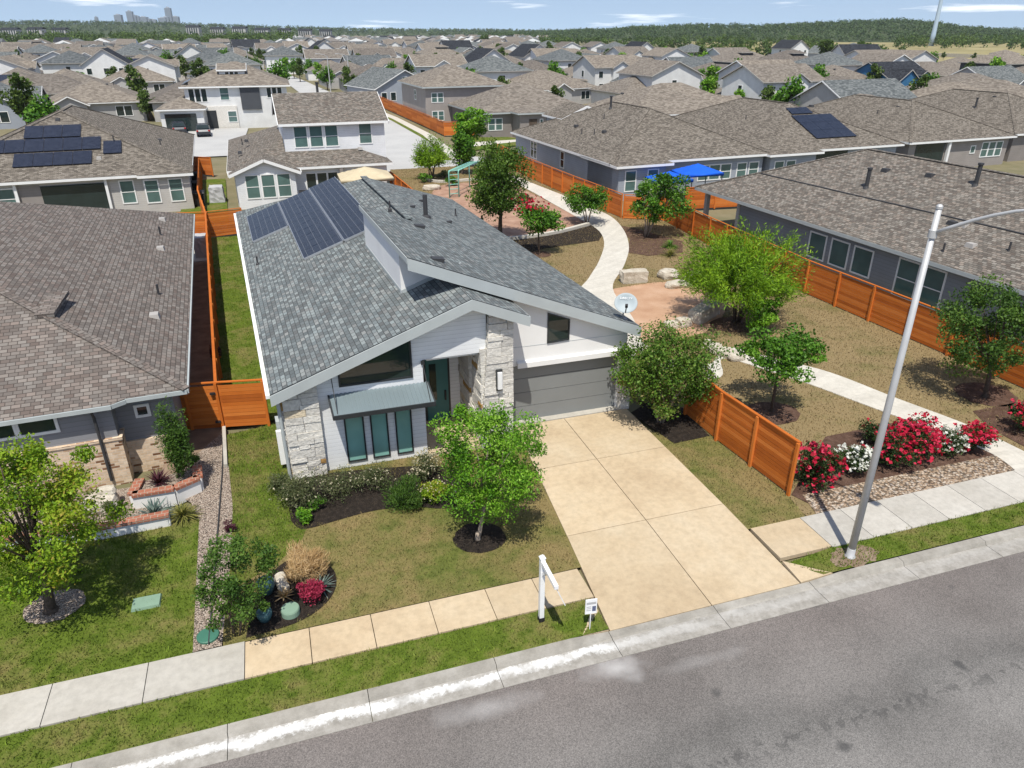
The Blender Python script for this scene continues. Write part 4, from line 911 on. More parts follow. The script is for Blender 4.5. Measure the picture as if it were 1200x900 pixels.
# ---- two-storey white house with charcoal panels, driveway and two cars
h = House('two storey white and charcoal house with dormer and cars parked in front', (-5.0, 127, 0), -.02, 'w_white_far', 'sh_far', 'trimw')
h.hip(-6.0, 1, 9, 15, 6.1, .42, .6); h.hip(-9.6, -2.0, -3.6, 9, 3.2, .42, .5); h.gable(-.8, 4, 3.0, 9, 8.3, 'x', .3, .3, .3, z0=6)
b = MB(); b.box((-3.8, .8, -.2), (1.2, 1.0, 3.2)); b.box((-5.9, .85, -.2), (-3.8, 1.0, 3.2)); b.build('stone_base', M['lime'], h.root)
b = MB(); b.box((2.0, .75, 2.6), (4.9, 1.0, 6.0)); b.build('charcoal_panel', M['w_char'], h.root)
h.win('S', 1, -5.4, 3.9, .7, 1.8, 3, .2, False, 'glass', one=True); h.win('S', 1, -.9, 4.1, 1.2, 1.7, 1, one=True); h.win('S', 1, 6.0, 4.3, .6, 1.4, 3, .2, False, 'glass', one=True); h.win('S', .8, -.2, .9, 1.2, 1.5, 1, one=True); h.win('S', 4, .1, 7.1, .5, .8, 3, .2, False, 'glass', one=True)
h.box('garage_door', (-9.0, -2.06, 0), (-4.6, -2.0, 2.5), 'glass'); h.box('front_door', (-3.3, .72, 0), (-1.9, .79, 2.6), 'frame')
h.solar((-6.2, .8, 6.25), (0, 1, .02), (1, 0, .42), 5, 1, 1.3, 1.0); h.done()
# ---- the grey houses on the right
h = House('large grey house with brown roof and white windows behind the right park fence', (31.9, 31.6, 0), TILT, 'w_slate', 'sh_taupe', 'trimg')
h.hip(0, -17.5, 15, 16.9, 3.1, .42, .55, caps=True, walls=False); h.walls(0, -17.5, 15, 12.5, -.2, 3.05); h.walls(3.5, 12.5, 15, 16.6, -.2, 3.05)
for (x, y) in ((.1, 16.6), (.1, 12.7)): h.box('porch_post', (x-.15, y-.15, 0), (x+.15, y+.15, 3.0), 'w_stone')
h.win('W', 0, 4.05, .95, 1.3, 1.45, 1, bar=False, fm='trimw'); h.win('W', 0, 2.2, .95, 1.3, 1.45, 1, bar=False, fm='trimw'); h.win('W', 0, .4, .95, 1.3, 1.45, 1, bar=False, fm='trimw')
h.win('W', 0, -2.75, .55, 1.25, 2.0, 1, fm='trimw'); h.win('W', 0, -4.35, .55, 1.25, 2.0, 1, fm='trimw')
b = MB(); b.bar((3.3, -17, 3.07+.42*3.85+.02), (2.6, 14, 3.07+.42*3.15+.02), .12, .06); b.build('flashing', M['pipe'], h.root)
for (px_, k) in (((1015, 220), 'P'), ((1038, 200), 'v'), ((1090, 206), 'v'), ((1116, 262), 'v'), ((1129, 264), 'g'), ((1138, 288), 'g'), ((1105, 295), 'p'), ((1182, 294), 'p'), ((1143, 217), 'P')):
    c_ = h.root.location+Vector((-.55, 0, 3.08)); p = onplane(*px_, c_, (-.42*math.cos(TILT), -.42*math.sin(TILT), 1)); l = Matrix.Rotation(-TILT, 3, 'Z') @ (p-h.root.location); h.vents([(*l, k)])
h.done()
h = House('grey house with wide brown hip roof beside the curving path and blue canopies', (29.3, 61.2, 0), TILT, 'w_bluegrey', 'sh_tan', 'trimw')
h.hip(0, 0, 16.5, 24, 3.05, .42, .5, caps=True); h.hip(.0, -1.2, 4.8, 5, 3.0, .42, .5); h.gable(4.0, 19.5, 9.5, 24.2, 4.9, 'y', .42, .4, .4, z0=2)
h.win('W', 0, 17.6, .9, .75, 1.7, 2, .16, fm='trimw', gm='glass'); h.win('W', 0, 10.4, 1.0, .8, 1.5, 1, gm='glass')
h.win('S', -1.2, .7, .7, 1.0, 1.7, 1); h.win('S', -1.2, 3.0, .7, 1.0, 1.7, 1)
h.win('S', 0, 9.2, .9, 1.1, 1.3, 3, .15); h.win('S', 0, 13.6, .9, 1.0, 1.3, 1); h.win('S', 0, 15.0, .9, 1.0, 1.3, 1)
h.vents([(3.0, 14, 3.1+.42*3.5, 'v'), (2.2, 11, 3.1+.42*2.7, 'p'), (2.6, 9, 3.1+.42*3.1, 'p'), (3.2, 8, 3.1+.42*3.7, 'v'), (5.2, 12, 3.1+.42*5.7, 'p'), (7, 14, 3.1+.42*7.5, 'P')]); h.done()
h = House('tan roofed house with black solar panels in the row behind the big right house', (47.2, 62.6, 0), TILT, 'w_bluegrey', 'sh_tan', 'trimw')
h.hip(0, 0, 16, 24, 3.05, .42, .5, caps=True); h.hip(-1, -1.0, 4.5, 6, 3.0, .42, .5)
h.win('S', -1, -.4, .9, 1.0, 1.3, 2, .4); h.box('patio_opening', (5.0, -.06, .1), (9.4, -.01, 2.7), 'glass'); h.win('S', 0, 10.6, .9, 1.1, 1.3, 1); h.win('S', 0, 12.6, .9, 1.0, 1.3, 2, .2)
h.solar((6.2, 1.2, 3.03+.42*1.7), (1, 0, 0), (0, 1, .42), 3, 3, 1.75, 1.55)
h.solar((6.55, 5.75, 3.03+.42*6.25), (1, 0, 0), (0, 1, .42), 2, 1, 1.4, 1.3)
h.vents([(9, 9, 3+.42*8.5, 'v'), (4, 10, 4.9, 'p'), (11, 8, 6.2, 'v')]); h.done()
h = House('tan roofed house with small front windows third in the row behind the right house', (65.4, 64, 0), TILT, 'w_taupe', 'sh_tan', 'trimw')
h.hip(0, 0, 15, 24, 3.05, .42, .5, caps=True); h.box('patio_opening', (1.0, -.06, .1), (5.2, -.01, 2.7), 'glass'); h.box('porch_post', (5.4, -.4, 0), (5.7, -.1, 2.9), 'trimw')
h.win('S', 0, 9.3, 1.4, .6, .7, 1, bar=False); h.win('S', 0, 11.0, .9, .9, 1.5, 3, .2); h.vents([(6, 8, 3+.42*6.3, 'v'), (9, 9, 3+.42*6, 'v'), (4, 9, 4.9, 'p')]); h.done()
h = House('tan roofed house with dark vent pipe at the far right end of its row', (82.5, 66, 0), TILT, 'w_taupe', 'sh_tan', 'trimw')
h.hip(0, 0, 16, 24, 3.05, .42, .5, caps=True); h.win('S', 0, 3, .9, .9, 1.5, 3, .2); h.vents([(4, 9, 4.9, 'P'), (8, 8, 6, 'v'), (7, 9, 6.1, 'v')]); h.done()
# ---- beyond the playground
h = House('grey taupe two storey house behind the fence beside the far street', (28.5, 120, 0), TILT, 'w_taupe', 'sh_far', 'trimg')
h.hip(-4.0, 0, 9, 16, 5.9, .40, .6); h.win('S', 0, -3.0, 3.6, .8, 1.3, 2, .2, one=True); h.win('S', 0, -3.0, .9, .8, 1.3, 2, .2, one=True); h.win('W', -4, 6, 3.6, 1, 1.4, 1, one=True); h.done()
h = House('taupe single storey house with entry porch and dark garage facing the round green tree', (32.0, 105, 0), TILT, 'w_taupe', 'sh_far', 'trimg')
h.hip(-2.5, 0, 14, 15, 3.3, .42, .6); h.hip(2.0, -3.0, 6.0, 5, 3.4, .2, .5); h.box('garage_door', (7.0, -.06, 0), (13, -.01, 2.5), 'frame'); h.box('front_door', (3.4, -3.06, 0), (4.6, -3.0, 2.5), 'bark'); h.win('S', 0, -1.6, .9, .9, 1.5, 2, .2, one=True); h.win('S', -3.0, 5.1, .8, .35, 1.6, 1, bar=False, one=True); h.done()
# ================= leaves, trees, shrubs =================
def leafquads(C, size, aspect, r, up=.35, out=None, jitter=.5):
    """diamond leaves at centres C (n,3); returns verts (4n,3)"""
    n = len(C); N = r.normal(0, 1, (n, 3)); N[:, 2] += up*2; N /= np.linalg.norm(N, axis=1)[:, None]
    A = r.normal(0, 1, (n, 3))
    if out is not None: A = out+A*jitter
    A -= N*(A*N).sum(1)[:, None]; A /= np.linalg.norm(A, axis=1)[:, None]+1e-9; Bv = np.cross(N, A)
    s = size*r.uniform(.6, 1.35, n)[:, None]; L = A*s; Wd = Bv*s*aspect
    V = np.zeros((n, 4, 3)); V[:, 0] = C-L*.5; V[:, 1] = C+Wd*.5-N*s*.08; V[:, 2] = C+L*.5; V[:, 3] = C-Wd*.5-N*s*.08
    return V.reshape(-1, 3)
def clump_points(c, R, K, rc, r, shell=.55, squash=1.0, low=-1.0):
    P = []
    while len(P) < K:
        v = r.uniform(-1, 1, 3); l = np.linalg.norm(v)
        if l > 1 or l < shell*r.uniform(.4, 1) or v[2] < low: continue
        P.append(v)
    P = np.array(P); P *= (1-rc); return np.array(c)+P*np.array(R)
def crown_cloud(c, R, n, K, rc, r, shell=.55, low=-1.0, flat=.75):
    cl = clump_points(c, R, K, rc, r, shell, low=low)+r.normal(0, .07, (K, 3))*np.array(R); k = r.integers(0, K, n); tone = r.uniform(0, 1, K)
    d = r.normal(0, 1, (n, 3)); d /= np.linalg.norm(d, axis=1)[:, None]; d *= (r.uniform(0, 1, n)**.45)[:, None]
    rs = rc*r.uniform(.5, 1.45, K)
    C = cl[k]+d*rs[k][:, None]*np.array(R)*np.array([1, 1, flat])
    t = np.clip(.5+(tone[k]-.5)*.55+r.normal(0, .2, n), 0, 1)
    return C, t, cl
def limb(mb, a, b, ra, rb, r, bend=.12, n=6, seg=4):
    a = Vector(a); b = Vector(b); L = (b-a).length; path = []; rr = []
    o = Vector(r.normal(0, 1, 3))*L*bend
    for i in range(seg+1):
        t = i/seg; path.append(a.lerp(b, t)+o*math.sin(math.pi*t)*.5+Vector((0, 0, L*.08*math.sin(math.pi*t)))); rr.append(ra+(rb-ra)*t)
    mb.tube(path, rr, n); return path
def tree(label, base, box, leaf, n=7000, size=.11, aspect=.55, K=34, rc=.34, bark='bark', stems=1, tr=.07, seed=1, group='garden and park trees', low=-1.0, shell=.55, feather=False, shift=(0, 0), name='tree', cat='tree', zk=1.0, up=.35):
    """box = left, top, right, bottom of the crown in the photograph, turned into metres at the tree's own distance"""
    b = G(*base) if not isinstance(base, Vector) else base; r = np.random.default_rng(seed)
    xl, yt, xr_, yb = box; cx, cy = (xl+xr_)/2, (yt+yb)/2
    L_, R_ = facing(xl, cy, b), facing(xr_, cy, b); tp, bt = facing(cx, yt, b), facing(cx, yb, b); c = facing(cx, cy, b)
    rx = (R_-L_).length/2; e = (tp.z-bt.z)/2; dd = math.hypot(b.x, b.y); th = (CH-c.z)/dd
    rz = math.sqrt(max(e*e-(rx*th)**2, (.55*e)**2))*zk; ry = rx
    root = thing(name, label, cat, b, group=group); cl_c = np.array(c-b)+np.array([shift[0], shift[1], 0])
    R = np.array([rx, ry, rz])*1.13
    C, t, cl = crown_cloud(cl_c, R, n, K, rc, r, shell, low)
    if feather:
        o = C-(cl_c-np.array([0, 0, rz*1.1])); o /= np.linalg.norm(o, axis=1)[:, None]
        V = leafquads(C, size, aspect, r, .1, o, .35)
    else: V = leafquads(C, size, aspect, r, up)
    me = polymesh('crown', V, n, 4, t); me.materials.append(M[leaf])
    mb = MB(); cz = cl_c[2]
    fork = Vector((cl_c[0]*.5, cl_c[1]*.5, max(cz-rz*.75, .35)))
    if stems == 1:
        limb(mb, (0, 0, -.08), fork, tr*1.25, tr*.85, r, .03, 9); mb.lathe([(tr*2, -.05), (tr*1.4, .1), (tr*1.2, .25)], (0, 0, 0), 10)
        starts = [fork]*K
        limb(mb, fork, (cl_c[0], cl_c[1], cz+rz*.5), tr*.85, tr*.2, r, .08, 7)
    else:
        starts = []
        for s in range(stems):
            a = 2*math.pi*s/stems+r.uniform(-.3, .3); q = Vector((cl_c[0]*.4+math.cos(a)*rx*.32, cl_c[1]*.4+math.sin(a)*ry*.32, max(cz-rz*.45, .5)))
            limb(mb, (math.cos(a)*.1, math.sin(a)*.1, -.06), q, tr, tr*.6, r, .1, 7); starts.append(q)
    for i in range(min(K, 26)): limb(mb, starts[i % len(starts)], cl[i], tr*.38, tr*.08, r, .1, 5, 3)
    mb.build('trunk', M[bark], root, True, False); obj('crown', me, root); return root
def shrub(label, base, rx, rz, leaf, n=1800, size=.07, aspect=.5, K=16, rc=.4, seed=1, group='garden shrubs', name='shrub', cat='shrub', spike=0.0, flowers=None, fl_n=160, fl_size=.09, ry=None, zc=.85, up=.35, flabel=None):
    b = G(*base) if not isinstance(base, Vector) else base; r = np.random.default_rng(seed); ry = ry or rx
    root = thing(name, label, cat, b, group=group); c = np.array([0, 0, rz*zc]); R = np.array([rx, ry, rz])
    C, t, cl = crown_cloud(c, R, n, K, rc, r, .35); C[:, 2] = np.abs(C[:, 2])+.02
    if spike:
        o = C-np.array([0, 0, -rz*.4]); o /= np.linalg.norm(o, axis=1)[:, None]; V = leafquads(C, size, aspect, r, 0, o, .25)
    else: V = leafquads(C, size, aspect, r, up)
    me = polymesh('foliage', V, n, 4, t); me.materials.append(M[leaf]); obj('foliage', me, root)
    mb = MB()
    for i in range(7): limb(mb, (r.normal(0, .05), r.normal(0, .05), -.05), cl[i % K], .018, .006, r, .15, 5, 3)
    mb.build('stems', M['bark'], root, True, False)
    if flowers:
        d = r.normal(0, 1, (fl_n, 3)); d[:, 2] = np.abs(d[:, 2])*1.1; d[:, 1] -= .25; d /= np.linalg.norm(d, axis=1)[:, None]
        kk = cl[r.integers(0, K, fl_n)]; F = kk+d*R*rc*1.15; F[:, 2] = np.abs(F[:, 2]); F = np.repeat(F, 3, 0)+r.normal(0, fl_size*.3, (fl_n*3, 3))
        me = polymesh('flowers', leafquads(F, fl_size, .9, r, .5), len(F), 4, r.uniform(0, 1, len(F))); me.materials.append(M[flowers]); obj('flowers', me, root)
    return root
def rosette(label, base, R, n, leaf, seed, w=.09, droop=.5, lift=1.0, group='spiky garden plants', name='spiky_plant', cat='plant', z=0.0, emin=.15):
    b = G(*base) if not isinstance(base, Vector) else base; b = Vector((b.x, b.y, z)); r = np.random.default_rng(seed); root = thing(name, label, cat, b, group=group)
    V = []; T_ = []
    for i in range(n):
        a = r.uniform(0, 2*math.pi); L = R*r.uniform(.7, 1.15); e = r.uniform(emin, 1.35)*lift; d = np.array([math.cos(a), math.sin(a), 0]); s = np.array([-d[1], d[0], 0]); p = np.array([0, 0, .03]); pts = []
        for k in range(5):
            t = k/4; q = p+d*L*t*math.cos(e)+np.array([0, 0, L*(t*math.sin(e)-droop*t*t*.5)]); q[2] = max(q[2], .02); pts.append((q, w*(1-t)**.7*.5+.002))
        for k in range(4):
            (q0, w0), (q1, w1) = pts[k], pts[k+1]; V += [q0-s*w0, q0+s*w0, q1+s*w1, q1-s*w1]; T_.append(r.uniform(0, 1))
    me = polymesh('leaves', np.array(V), len(T_), 4, np.array(T_)); me.materials.append(M[leaf]); obj('leaves', me, root)
    return root
# near trees
tree('young bright green tree in a black mulch ring on the front lawn', (560, 632), (500, 458, 652, 622), 'l_bright', 24000, .085, .5, 76, .22, shell=.2, bark='barkp', tr=.055, seed=3)
tree('yellow green tree in a gravel ring on the left lawn', (60, 716), (-66, 522, 134, 694), 'l_yellow', 26000, .095, .5, 84, .19, shell=.35, tr=.11, seed=4)
tree('round dark crape myrtle with pale stems beside the garage', (774, 494), (724, 368, 844, 494), 'l_crape', 27000, .10, .6, 70, .30, bark='barkp', stems=8, tr=.045, seed=5, shell=.45)
tree('young green tree in the park behind the short orange fence', (904, 482), (860, 378, 970, 450), 'l_mid', 6500, .14, .55, 30, .26, tr=.055, seed=6)
tree('dense dark green tree in front of the right park fence', (1154, 465), (1106, 326, 1232, 446), 'l_dark', 15000, .125, .55, 60, .24, tr=.08, seed=7, shell=.65)
def spray_tree(label, base, box, leaf, n, nb, seed, zk=1.25, group='garden and park trees', size=.15, aspect=.16, tr=.06, lean=(0, 0)):
    b = G(*base); r = np.random.default_rng(seed); xl, yt, xr_, yb = box; cx = (xl+xr_)/2; cy = (yt+yb)/2
    rx = (facing(xr_, cy, b)-facing(xl, cy, b)).length/2; top = facing(cx, yt, b).z*.97; root = thing('tree', label, 'tree', b, group=group); mb = MB(); C = []; A = []; t_ = []
    off = facing(cx, cy, b)-b
    stems = []
    for k in range(6): a = 2*math.pi*k/6+r.uniform(-.3, .3); q = Vector((off.x*.3+math.cos(a)*rx*.16, off.y*.3+math.sin(a)*rx*.16, top*.28)); limb(mb, (math.cos(a)*.12, math.sin(a)*.12, -.06), q, tr, tr*.55, r, .12, 7); stems.append(q)
    for k in range(nb):
        a = r.uniform(0, 2*math.pi); el_ = math.asin(r.uniform(.12, 1)); R = Vector((rx*math.cos(a)*math.cos(el_), rx*math.sin(a)*math.cos(el_), (top-.25*top)*math.sin(el_)**.8))*r.uniform(.72, 1.06)
        p0 = stems[int((a/(2*math.pi))*6) % 6]; p1 = Vector((off.x*.75, off.y*.75, top*.25))+R; mid = p0.lerp(p1, .5)+Vector((0, 0, .12*R.length))
        if k < 60: mb.tube([p0, mid, p1], [tr*.38, tr*.22, .006], 5)
        m_ = int(n/nb); tt = .22+.8*r.uniform(0, 1, m_)**.8; d0 = np.array(p1-p0); P_ = np.outer((1-tt)**2, p0)+np.outer(2*tt*(1-tt), mid)+np.outer(tt**2, p1)+r.normal(0, 1, (m_, 3))*(.07+.13*tt[:, None])
        tg = np.outer(2*(1-tt), np.array(mid-p0))+np.outer(2*tt, np.array(p1-mid)); tg /= np.linalg.norm(tg, axis=1)[:, None]; C.append(P_); A.append(tg); t_.append(np.clip(r.uniform(.25, .8)+r.normal(0, .17, m_), 0, 1))
    C = np.concatenate(C); A = np.concatenate(A); t_ = np.concatenate(t_); me = polymesh('crown', leafquads(C, size, aspect, r, .1, A, .4), len(C), 4, t_); me.materials.append(M[leaf]); mb.build('trunk', M['bark'], root, True, False); obj('crown', me, root); return root
spray_tree('feathery bright green desert tree among the limestone boulders', (862, 378), (786, 258, 952, 376), 'l_mesq', 30000, 150, 8, size=.2, aspect=.2)
tree('low bright green sapling growing right of the feathery desert tree', (893, 393), (868, 336, 918, 392), 'l_bright', 3500, .14, .5, 18, .34, stems=3, tr=.03, seed=81)
tree('dark olive oak tree standing at the playground edge', (587, 284), (546, 164, 628, 264), 'l_olive', 15000, .18, .55, 50, .30, tr=.14, seed=9, shell=.6)
tree('small multi stem tree beside the path and orange fence', (688, 262), (661, 209, 713, 252), 'l_mid', 4500, .20, .5, 24, .32, bark='barkp', stems=5, tr=.05, seed=10)
tree('leafy multi stem tree against the fence by the blue canopies', (757, 277), (735, 198, 812, 262), 'l_mid', 8000, .20, .5, 34, .3, bark='barkp', stems=5, tr=.06, seed=12)
tr = tree('small tree topped with red blossoms between playground and roof', (632, 297), (603, 236, 657, 278), 'l_mid', 4000, .19, .55, 22, .32, tr=.06, seed=13)
r_ = np.random.default_rng(5); q0 = np.array(facing(622, 239, tr.location)-tr.location)
F = q0+np.clip(r_.normal(0, 1, (90, 3)), -1.7, 1.7)*np.array([.62, .5, .28]); me = polymesh('flowers', leafquads(F, .2, .9, r_, .5), 90, 4, r_.uniform(0, .5, 90)); me.materials.append(M['f_red']); obj('flowers', me, tr)
spray_tree('wispy pale green tree beside the seafoam play frame', (506, 210), (481, 158, 531, 204), 'l_mesq', 6000, 70, 14, size=.3, aspect=.2, tr=.08)
tree('round topped bright green tree in front of the taupe house porch', (549, 196), (531, 125, 573, 165), 'l_bright', 5500, .26, .6, 24, .34, tr=.1, seed=15)
tree('darker green tree just below the round topped bright tree', (542, 204), (527, 152, 560, 196), 'l_mid', 4500, .26, .6, 22, .34, tr=.08, seed=16)
# column-shaped evergreen at the left house
tree('narrow columnar evergreen against the left house wall', (208, 572), (184, 462, 226, 568), 'l_dark', 6500, .10, .3, 40, .34, tr=.05, seed=17, shell=.3, group='garden shrubs')
# shrubs
tree('wide loose dark shrub at the sidewalk end of the gravel strip', (278, 742), (228, 622, 326, 748), 'l_dark', 7500, .085, .5, 44, .2, stems=6, tr=.02, seed=18, group='garden shrubs', shell=.3, name='shrub', cat='shrub')
shrub('grey green shrub at the stone corner of the main house', (356, 592), 1.05, .75, 'l_sage', 4200, .065, .45, 20, seed=20, flowers='f_cream', fl_n=60, fl_size=.05)
shrub('low pale shrub beside the stone corner and the lawn', (330, 578), .55, .45, 'l_sage', 1400, .07, .45, 14, seed=21)
shrub('pale flowering shrub under the leftmost tall window', (398, 580), 0.9, .5, 'l_sage', 3000, .06, .45, 20, seed=22, flowers='f_cream', fl_n=45, fl_size=.05)
shrub('pale flowering shrub under the middle tall window', (436, 574), 0.9, .48, 'l_sage', 3000, .06, .45, 20, seed=23, flowers='f_cream', fl_n=45, fl_size=.05)
shrub('dark green rosemary shrub with upright needles in the front bed', (476, 594), .85, .62, 'l_dark', 4200, .12, .16, 22, seed=24, spike=1)
shrub('light green shrub between the rosemary and the bright tree', (512, 585), .7, .45, 'l_yellow', 2200, .08, .5, 16, seed=25, flowers='f_cream', fl_n=60, fl_size=.05)
shrub('white flowering shrub beside the porch step', (506, 562), .85, .6, 'l_sage', 1800, .07, .45, 14, seed=26, flowers='f_cream', fl_n=160, fl_size=.055)
shrub('small round bright green shrub at the left tip of the front bed', (356, 612), .34, .3, 'l_bright', 1500, .07, .5, 14, seed=27)
shrub('small leafy shrub beside the round bright green shrub', (372, 598), .35, .28, 'l_mid', 700, .07, .5, 10, seed=28)
# mound grass, red barberry, agaves in the corner bed
shrub('rounded mound of straw coloured ornamental grass in the corner bed', (358, 678), .68, .66, 'l_straw', 6500, .26, .05, 30, seed=30, spike=1, name='ornamental_grass', cat='grass clump', group='spiky garden plants')
rosette('green strappy plant hugging the straw coloured grass mound', (376, 690), .5, 60, 'l_agave', 31, .05, .6)
shrub('magenta red barberry shrub beside the sidewalk bed', (366, 706), .5, .42, 'f_pink', 2200, .06, .6, 14, seed=32)
rosette('small pale agave between the glazed pot and the red shrub', (333, 700), .32, 46, 'l_straw', 33, .06, .3)
rosette('blue green agave in the left house rock garden', (181, 606), .75, 90, 'l_agave', 34, .06, .45)
rosette('yellow green strappy plant next to the blue agave', (214, 606), .7, 130, 'l_tall', 35, .05, .8)
rosette('dark purple spiky plant in the brick capped planter', G(186, 566, .45), .6, 80, 'l_purple', 36, .05, .4, z=.42)
shrub('dark rounded shrub in the shaded side yard by the left wall', (224, 548), .5, .55, 'l_dark', 1500, .07, .5, 14, seed=37)
shrub('dark wispy shrub growing against the side yard fence', (254, 424), .35, .6, 'l_purple', 900, .1, .4, 10, seed=38)
shrub('small olive plant beside the white boulder of the rock garden', (133, 606), .4, .4, 'l_sage', 900, .08, .4, 10, seed=39)
shrub('low purple plant on the gravel strip', (272, 622), .3, .2, 'l_purple', 500, .07, .5, 8, seed=40)
# roses along the park bed
shrub('red rose bush at the end of the orange fence panel', (955, 568), 1.0, .85, 'l_rose', 4200, .085, .55, 24, seed=41, flowers='f_red', fl_n=150, fl_size=.13, group='rose bushes in the park bed')
shrub('white rose bush next to the fence end', (998, 553), .75, .6, 'l_rose', 2600, .085, .55, 18, seed=42, flowers='f_white', fl_n=110, fl_size=.10, group='rose bushes in the park bed')
shrub('red rose bush directly right of the lamp post', (1040, 545), .95, .75, 'l_rose', 3600, .085, .55, 22, seed=43, flowers='f_red', fl_n=110, fl_size=.13, group='rose bushes in the park bed')
shrub('largest and fullest red rose bush in the middle of the bed', (1070, 535), 1.1, .9, 'l_rose', 4000, .085, .55, 24, seed=44, flowers='f_red', fl_n=260, fl_size=.13, group='rose bushes in the park bed')
shrub('white rose bush between two red ones by the path', (1107, 533), .72, .58, 'l_rose', 2600, .085, .55, 18, seed=45, flowers='f_white', fl_n=140, fl_size=.10, group='rose bushes in the park bed')
shrub('red rose bush at the path end of the bed', (1138, 528), .8, .7, 'l_rose', 3000, .085, .55, 20, seed=46, flowers='f_red', fl_n=170, fl_size=.13, group='rose bushes in the park bed')
shrub('red rose bush across the path at the right frame edge', (1196, 505), .8, .75, 'l_rose', 2800, .085, .55, 20, seed=47, flowers='f_red', fl_n=110, fl_size=.13, group='rose bushes in the park bed')
shrub('dark red leafed shrub behind the big red rose bush', (1022, 520), .7, .6, 'l_rose', 1800, .085, .55, 14, seed=48, flowers='f_red', fl_n=30, fl_size=.1, group='rose bushes in the park bed')
rosette('low strappy green plant under the fence side tree', (785, 290), .8, 120, 'l_mid', 49, .06, .7)
rosette('tall strappy green plant beside the feathery tree and path', (785, 300), .9, 90, 'l_tall', 50, .05, .6)
for i, (x, y, l) in enumerate(((585, 240, 'low shrub at the far rim of the playground'), (615, 238, 'low shrub right of the oak crown by the path'), (530, 218, 'low green shrub beside the foot of the play frame'), (520, 208, 'low shrub behind the play frame'), (498, 214, 'low green shrub at the left rim of the playground'))):
    shrub(l, (x, y), .9, .55, 'l_sage' if i % 2 else 'l_mid', 900, .16, .5, 12, seed=60+i)
# ================= street furniture and small things =================
# street lamp
lb = G(996, 652); t = thing('street_lamp', 'tall galvanised street lamp leaning over the kerb beside the rose bed', 'street lamp', lb)
mb = MB(); mb.tube([(0, 0, 0), (0, 0, 5), (0, 0, 10.05)], [.105, .09, .065], 16); mb.build('pole', M['galv'], t, True)
mb = MB(); mb.lathe([(.15, -.02), (.15, .03), (.115, .05), (.112, .3), (.106, .31)], (0, 0, 0), 16); mb.build('base_collar', M['galv'], t, True)
mb = MB(); mb.lathe([(.075, 10.03), (.075, 10.09), (.04, 10.13)], (0, 0, 0), 14); mb.build('cap', M['galv'], t)
d = Vector((.24, -.97, 0)); mb = MB(); mb.tube([Vector((0, 0, 9.45))+d*u+Vector((0, 0, 1.0*math.sin(min(u, 2.6)/2.6*math.pi/2))) for u in (.05, .4, .8, 1.2, 1.6, 2.0, 2.5)], [.05, .05, .045, .042, .04, .038, .036], 10); mb.build('arm', M['galv'], t, True)
mb = MB(); mb.lathe([(.10, 9.36), (.10, 9.54)], (0, 0, 0), 14); mb.build('bracket', M['galv'], t)
hd = Vector((0, 0, 10.46))+d*2.5; mb = MB(); s_ = Vector((.97, .24, 0))*.16
mb.hexa([hd-s_-d*.1, hd+s_-d*.1, hd+s_*.8+d*.65, hd-s_*.8+d*.65], [hd-s_*.6-d*.1+Vector((0, 0, .16)), hd+s_*.6-d*.1+Vector((0, 0, .16)), hd+s_*.5+d*.6+Vector((0, 0, .1)), hd-s_*.5+d*.6+Vector((0, 0, .1))]); mb.build('lamp_head', M['galv'], t)
# sale sign post
sb = G(634, 727); t = thing('sign_post', 'white wooden sign post with hanging panel on the grass verge', 'sign post', sb)
mb = MB(); mb.box((-.06, -.06, .12), (.06, .06, 2.05)); mb.hexa([(-.075, -.075, 2.05), (.075, -.075, 2.05), (.075, .075, 2.05), (-.075, .075, 2.05)], [(-.01, -.01, 2.13), (.01, -.01, 2.13), (.01, .01, 2.13), (-.01, .01, 2.13)]); mb.build('post', M['whitep'], t)
mb = MB(); mb.box((-.075, -.075, -.02), (.075, .075, .13)); mb.build('post_base', M['black'], t)
ar = Vector((-.01, -1, 0)); mb = MB(); mb.bar(Vector((0, 0, 1.93)), Vector((0, 0, 1.93))+ar*1.0, .1, .1); mb.bar(Vector((0, 0, 1.5)), Vector((0, 0, 1.88))+ar*.35, .05, .07); mb.build('arm', M['whitep'], t)
mb = MB(); tl_ = Vector((.23, 0, -.55)); a_, b_ = Vector((.02, 0, 1.82))+ar*.24, Vector((.02, 0, 1.82))+ar*.96; th_ = Vector((.02, 0, .008)); mb.hexa([a_+tl_, b_+tl_, b_+tl_+th_, a_+tl_+th_], [a_, b_, b_+th_, a_+th_]); mb.build('sign_panel', M['trimw'], t)
mb = MB()
for u in (.35, .84): mb.bar(Vector((.02, 0, 1.80))+ar*u, Vector((0, 0, 1.9))+ar*u, .012, .012, up=(1, 0, 0))
mb.build('hook', M['pipe'], t)
# small yard sign
yb = G(691, 737); t = thing('yard_sign', 'small white yard sign on a wire stake beside the driveway', 'yard sign', yb, -.12)
mb = MB(); mb.box((-.15, -.012, .52), (.15, .012, .98)); mb.build('sign_panel', M['whitep'], t)
mb = MB(); mb.tube([(0, 0, -.05), (0, 0, .55)], .014, 6); mb.build('stake', M['whitep'], t)
mb = MB(); mb.box((-.125, -.016, .83), (.125, -.0125, .90)); 
for k in range(3): mb.box((-.12, -.016, .74-.055*k), (.0, -.0125, .765-.055*k))
mb.build('printed_text', M['galv'], t); mb = MB(); mb.box((.03, -.016, .6), (.125, -.0125, .76)); mb.build('printed_picture', flat('print_blue', (.10, .12, .2, 1)), t)
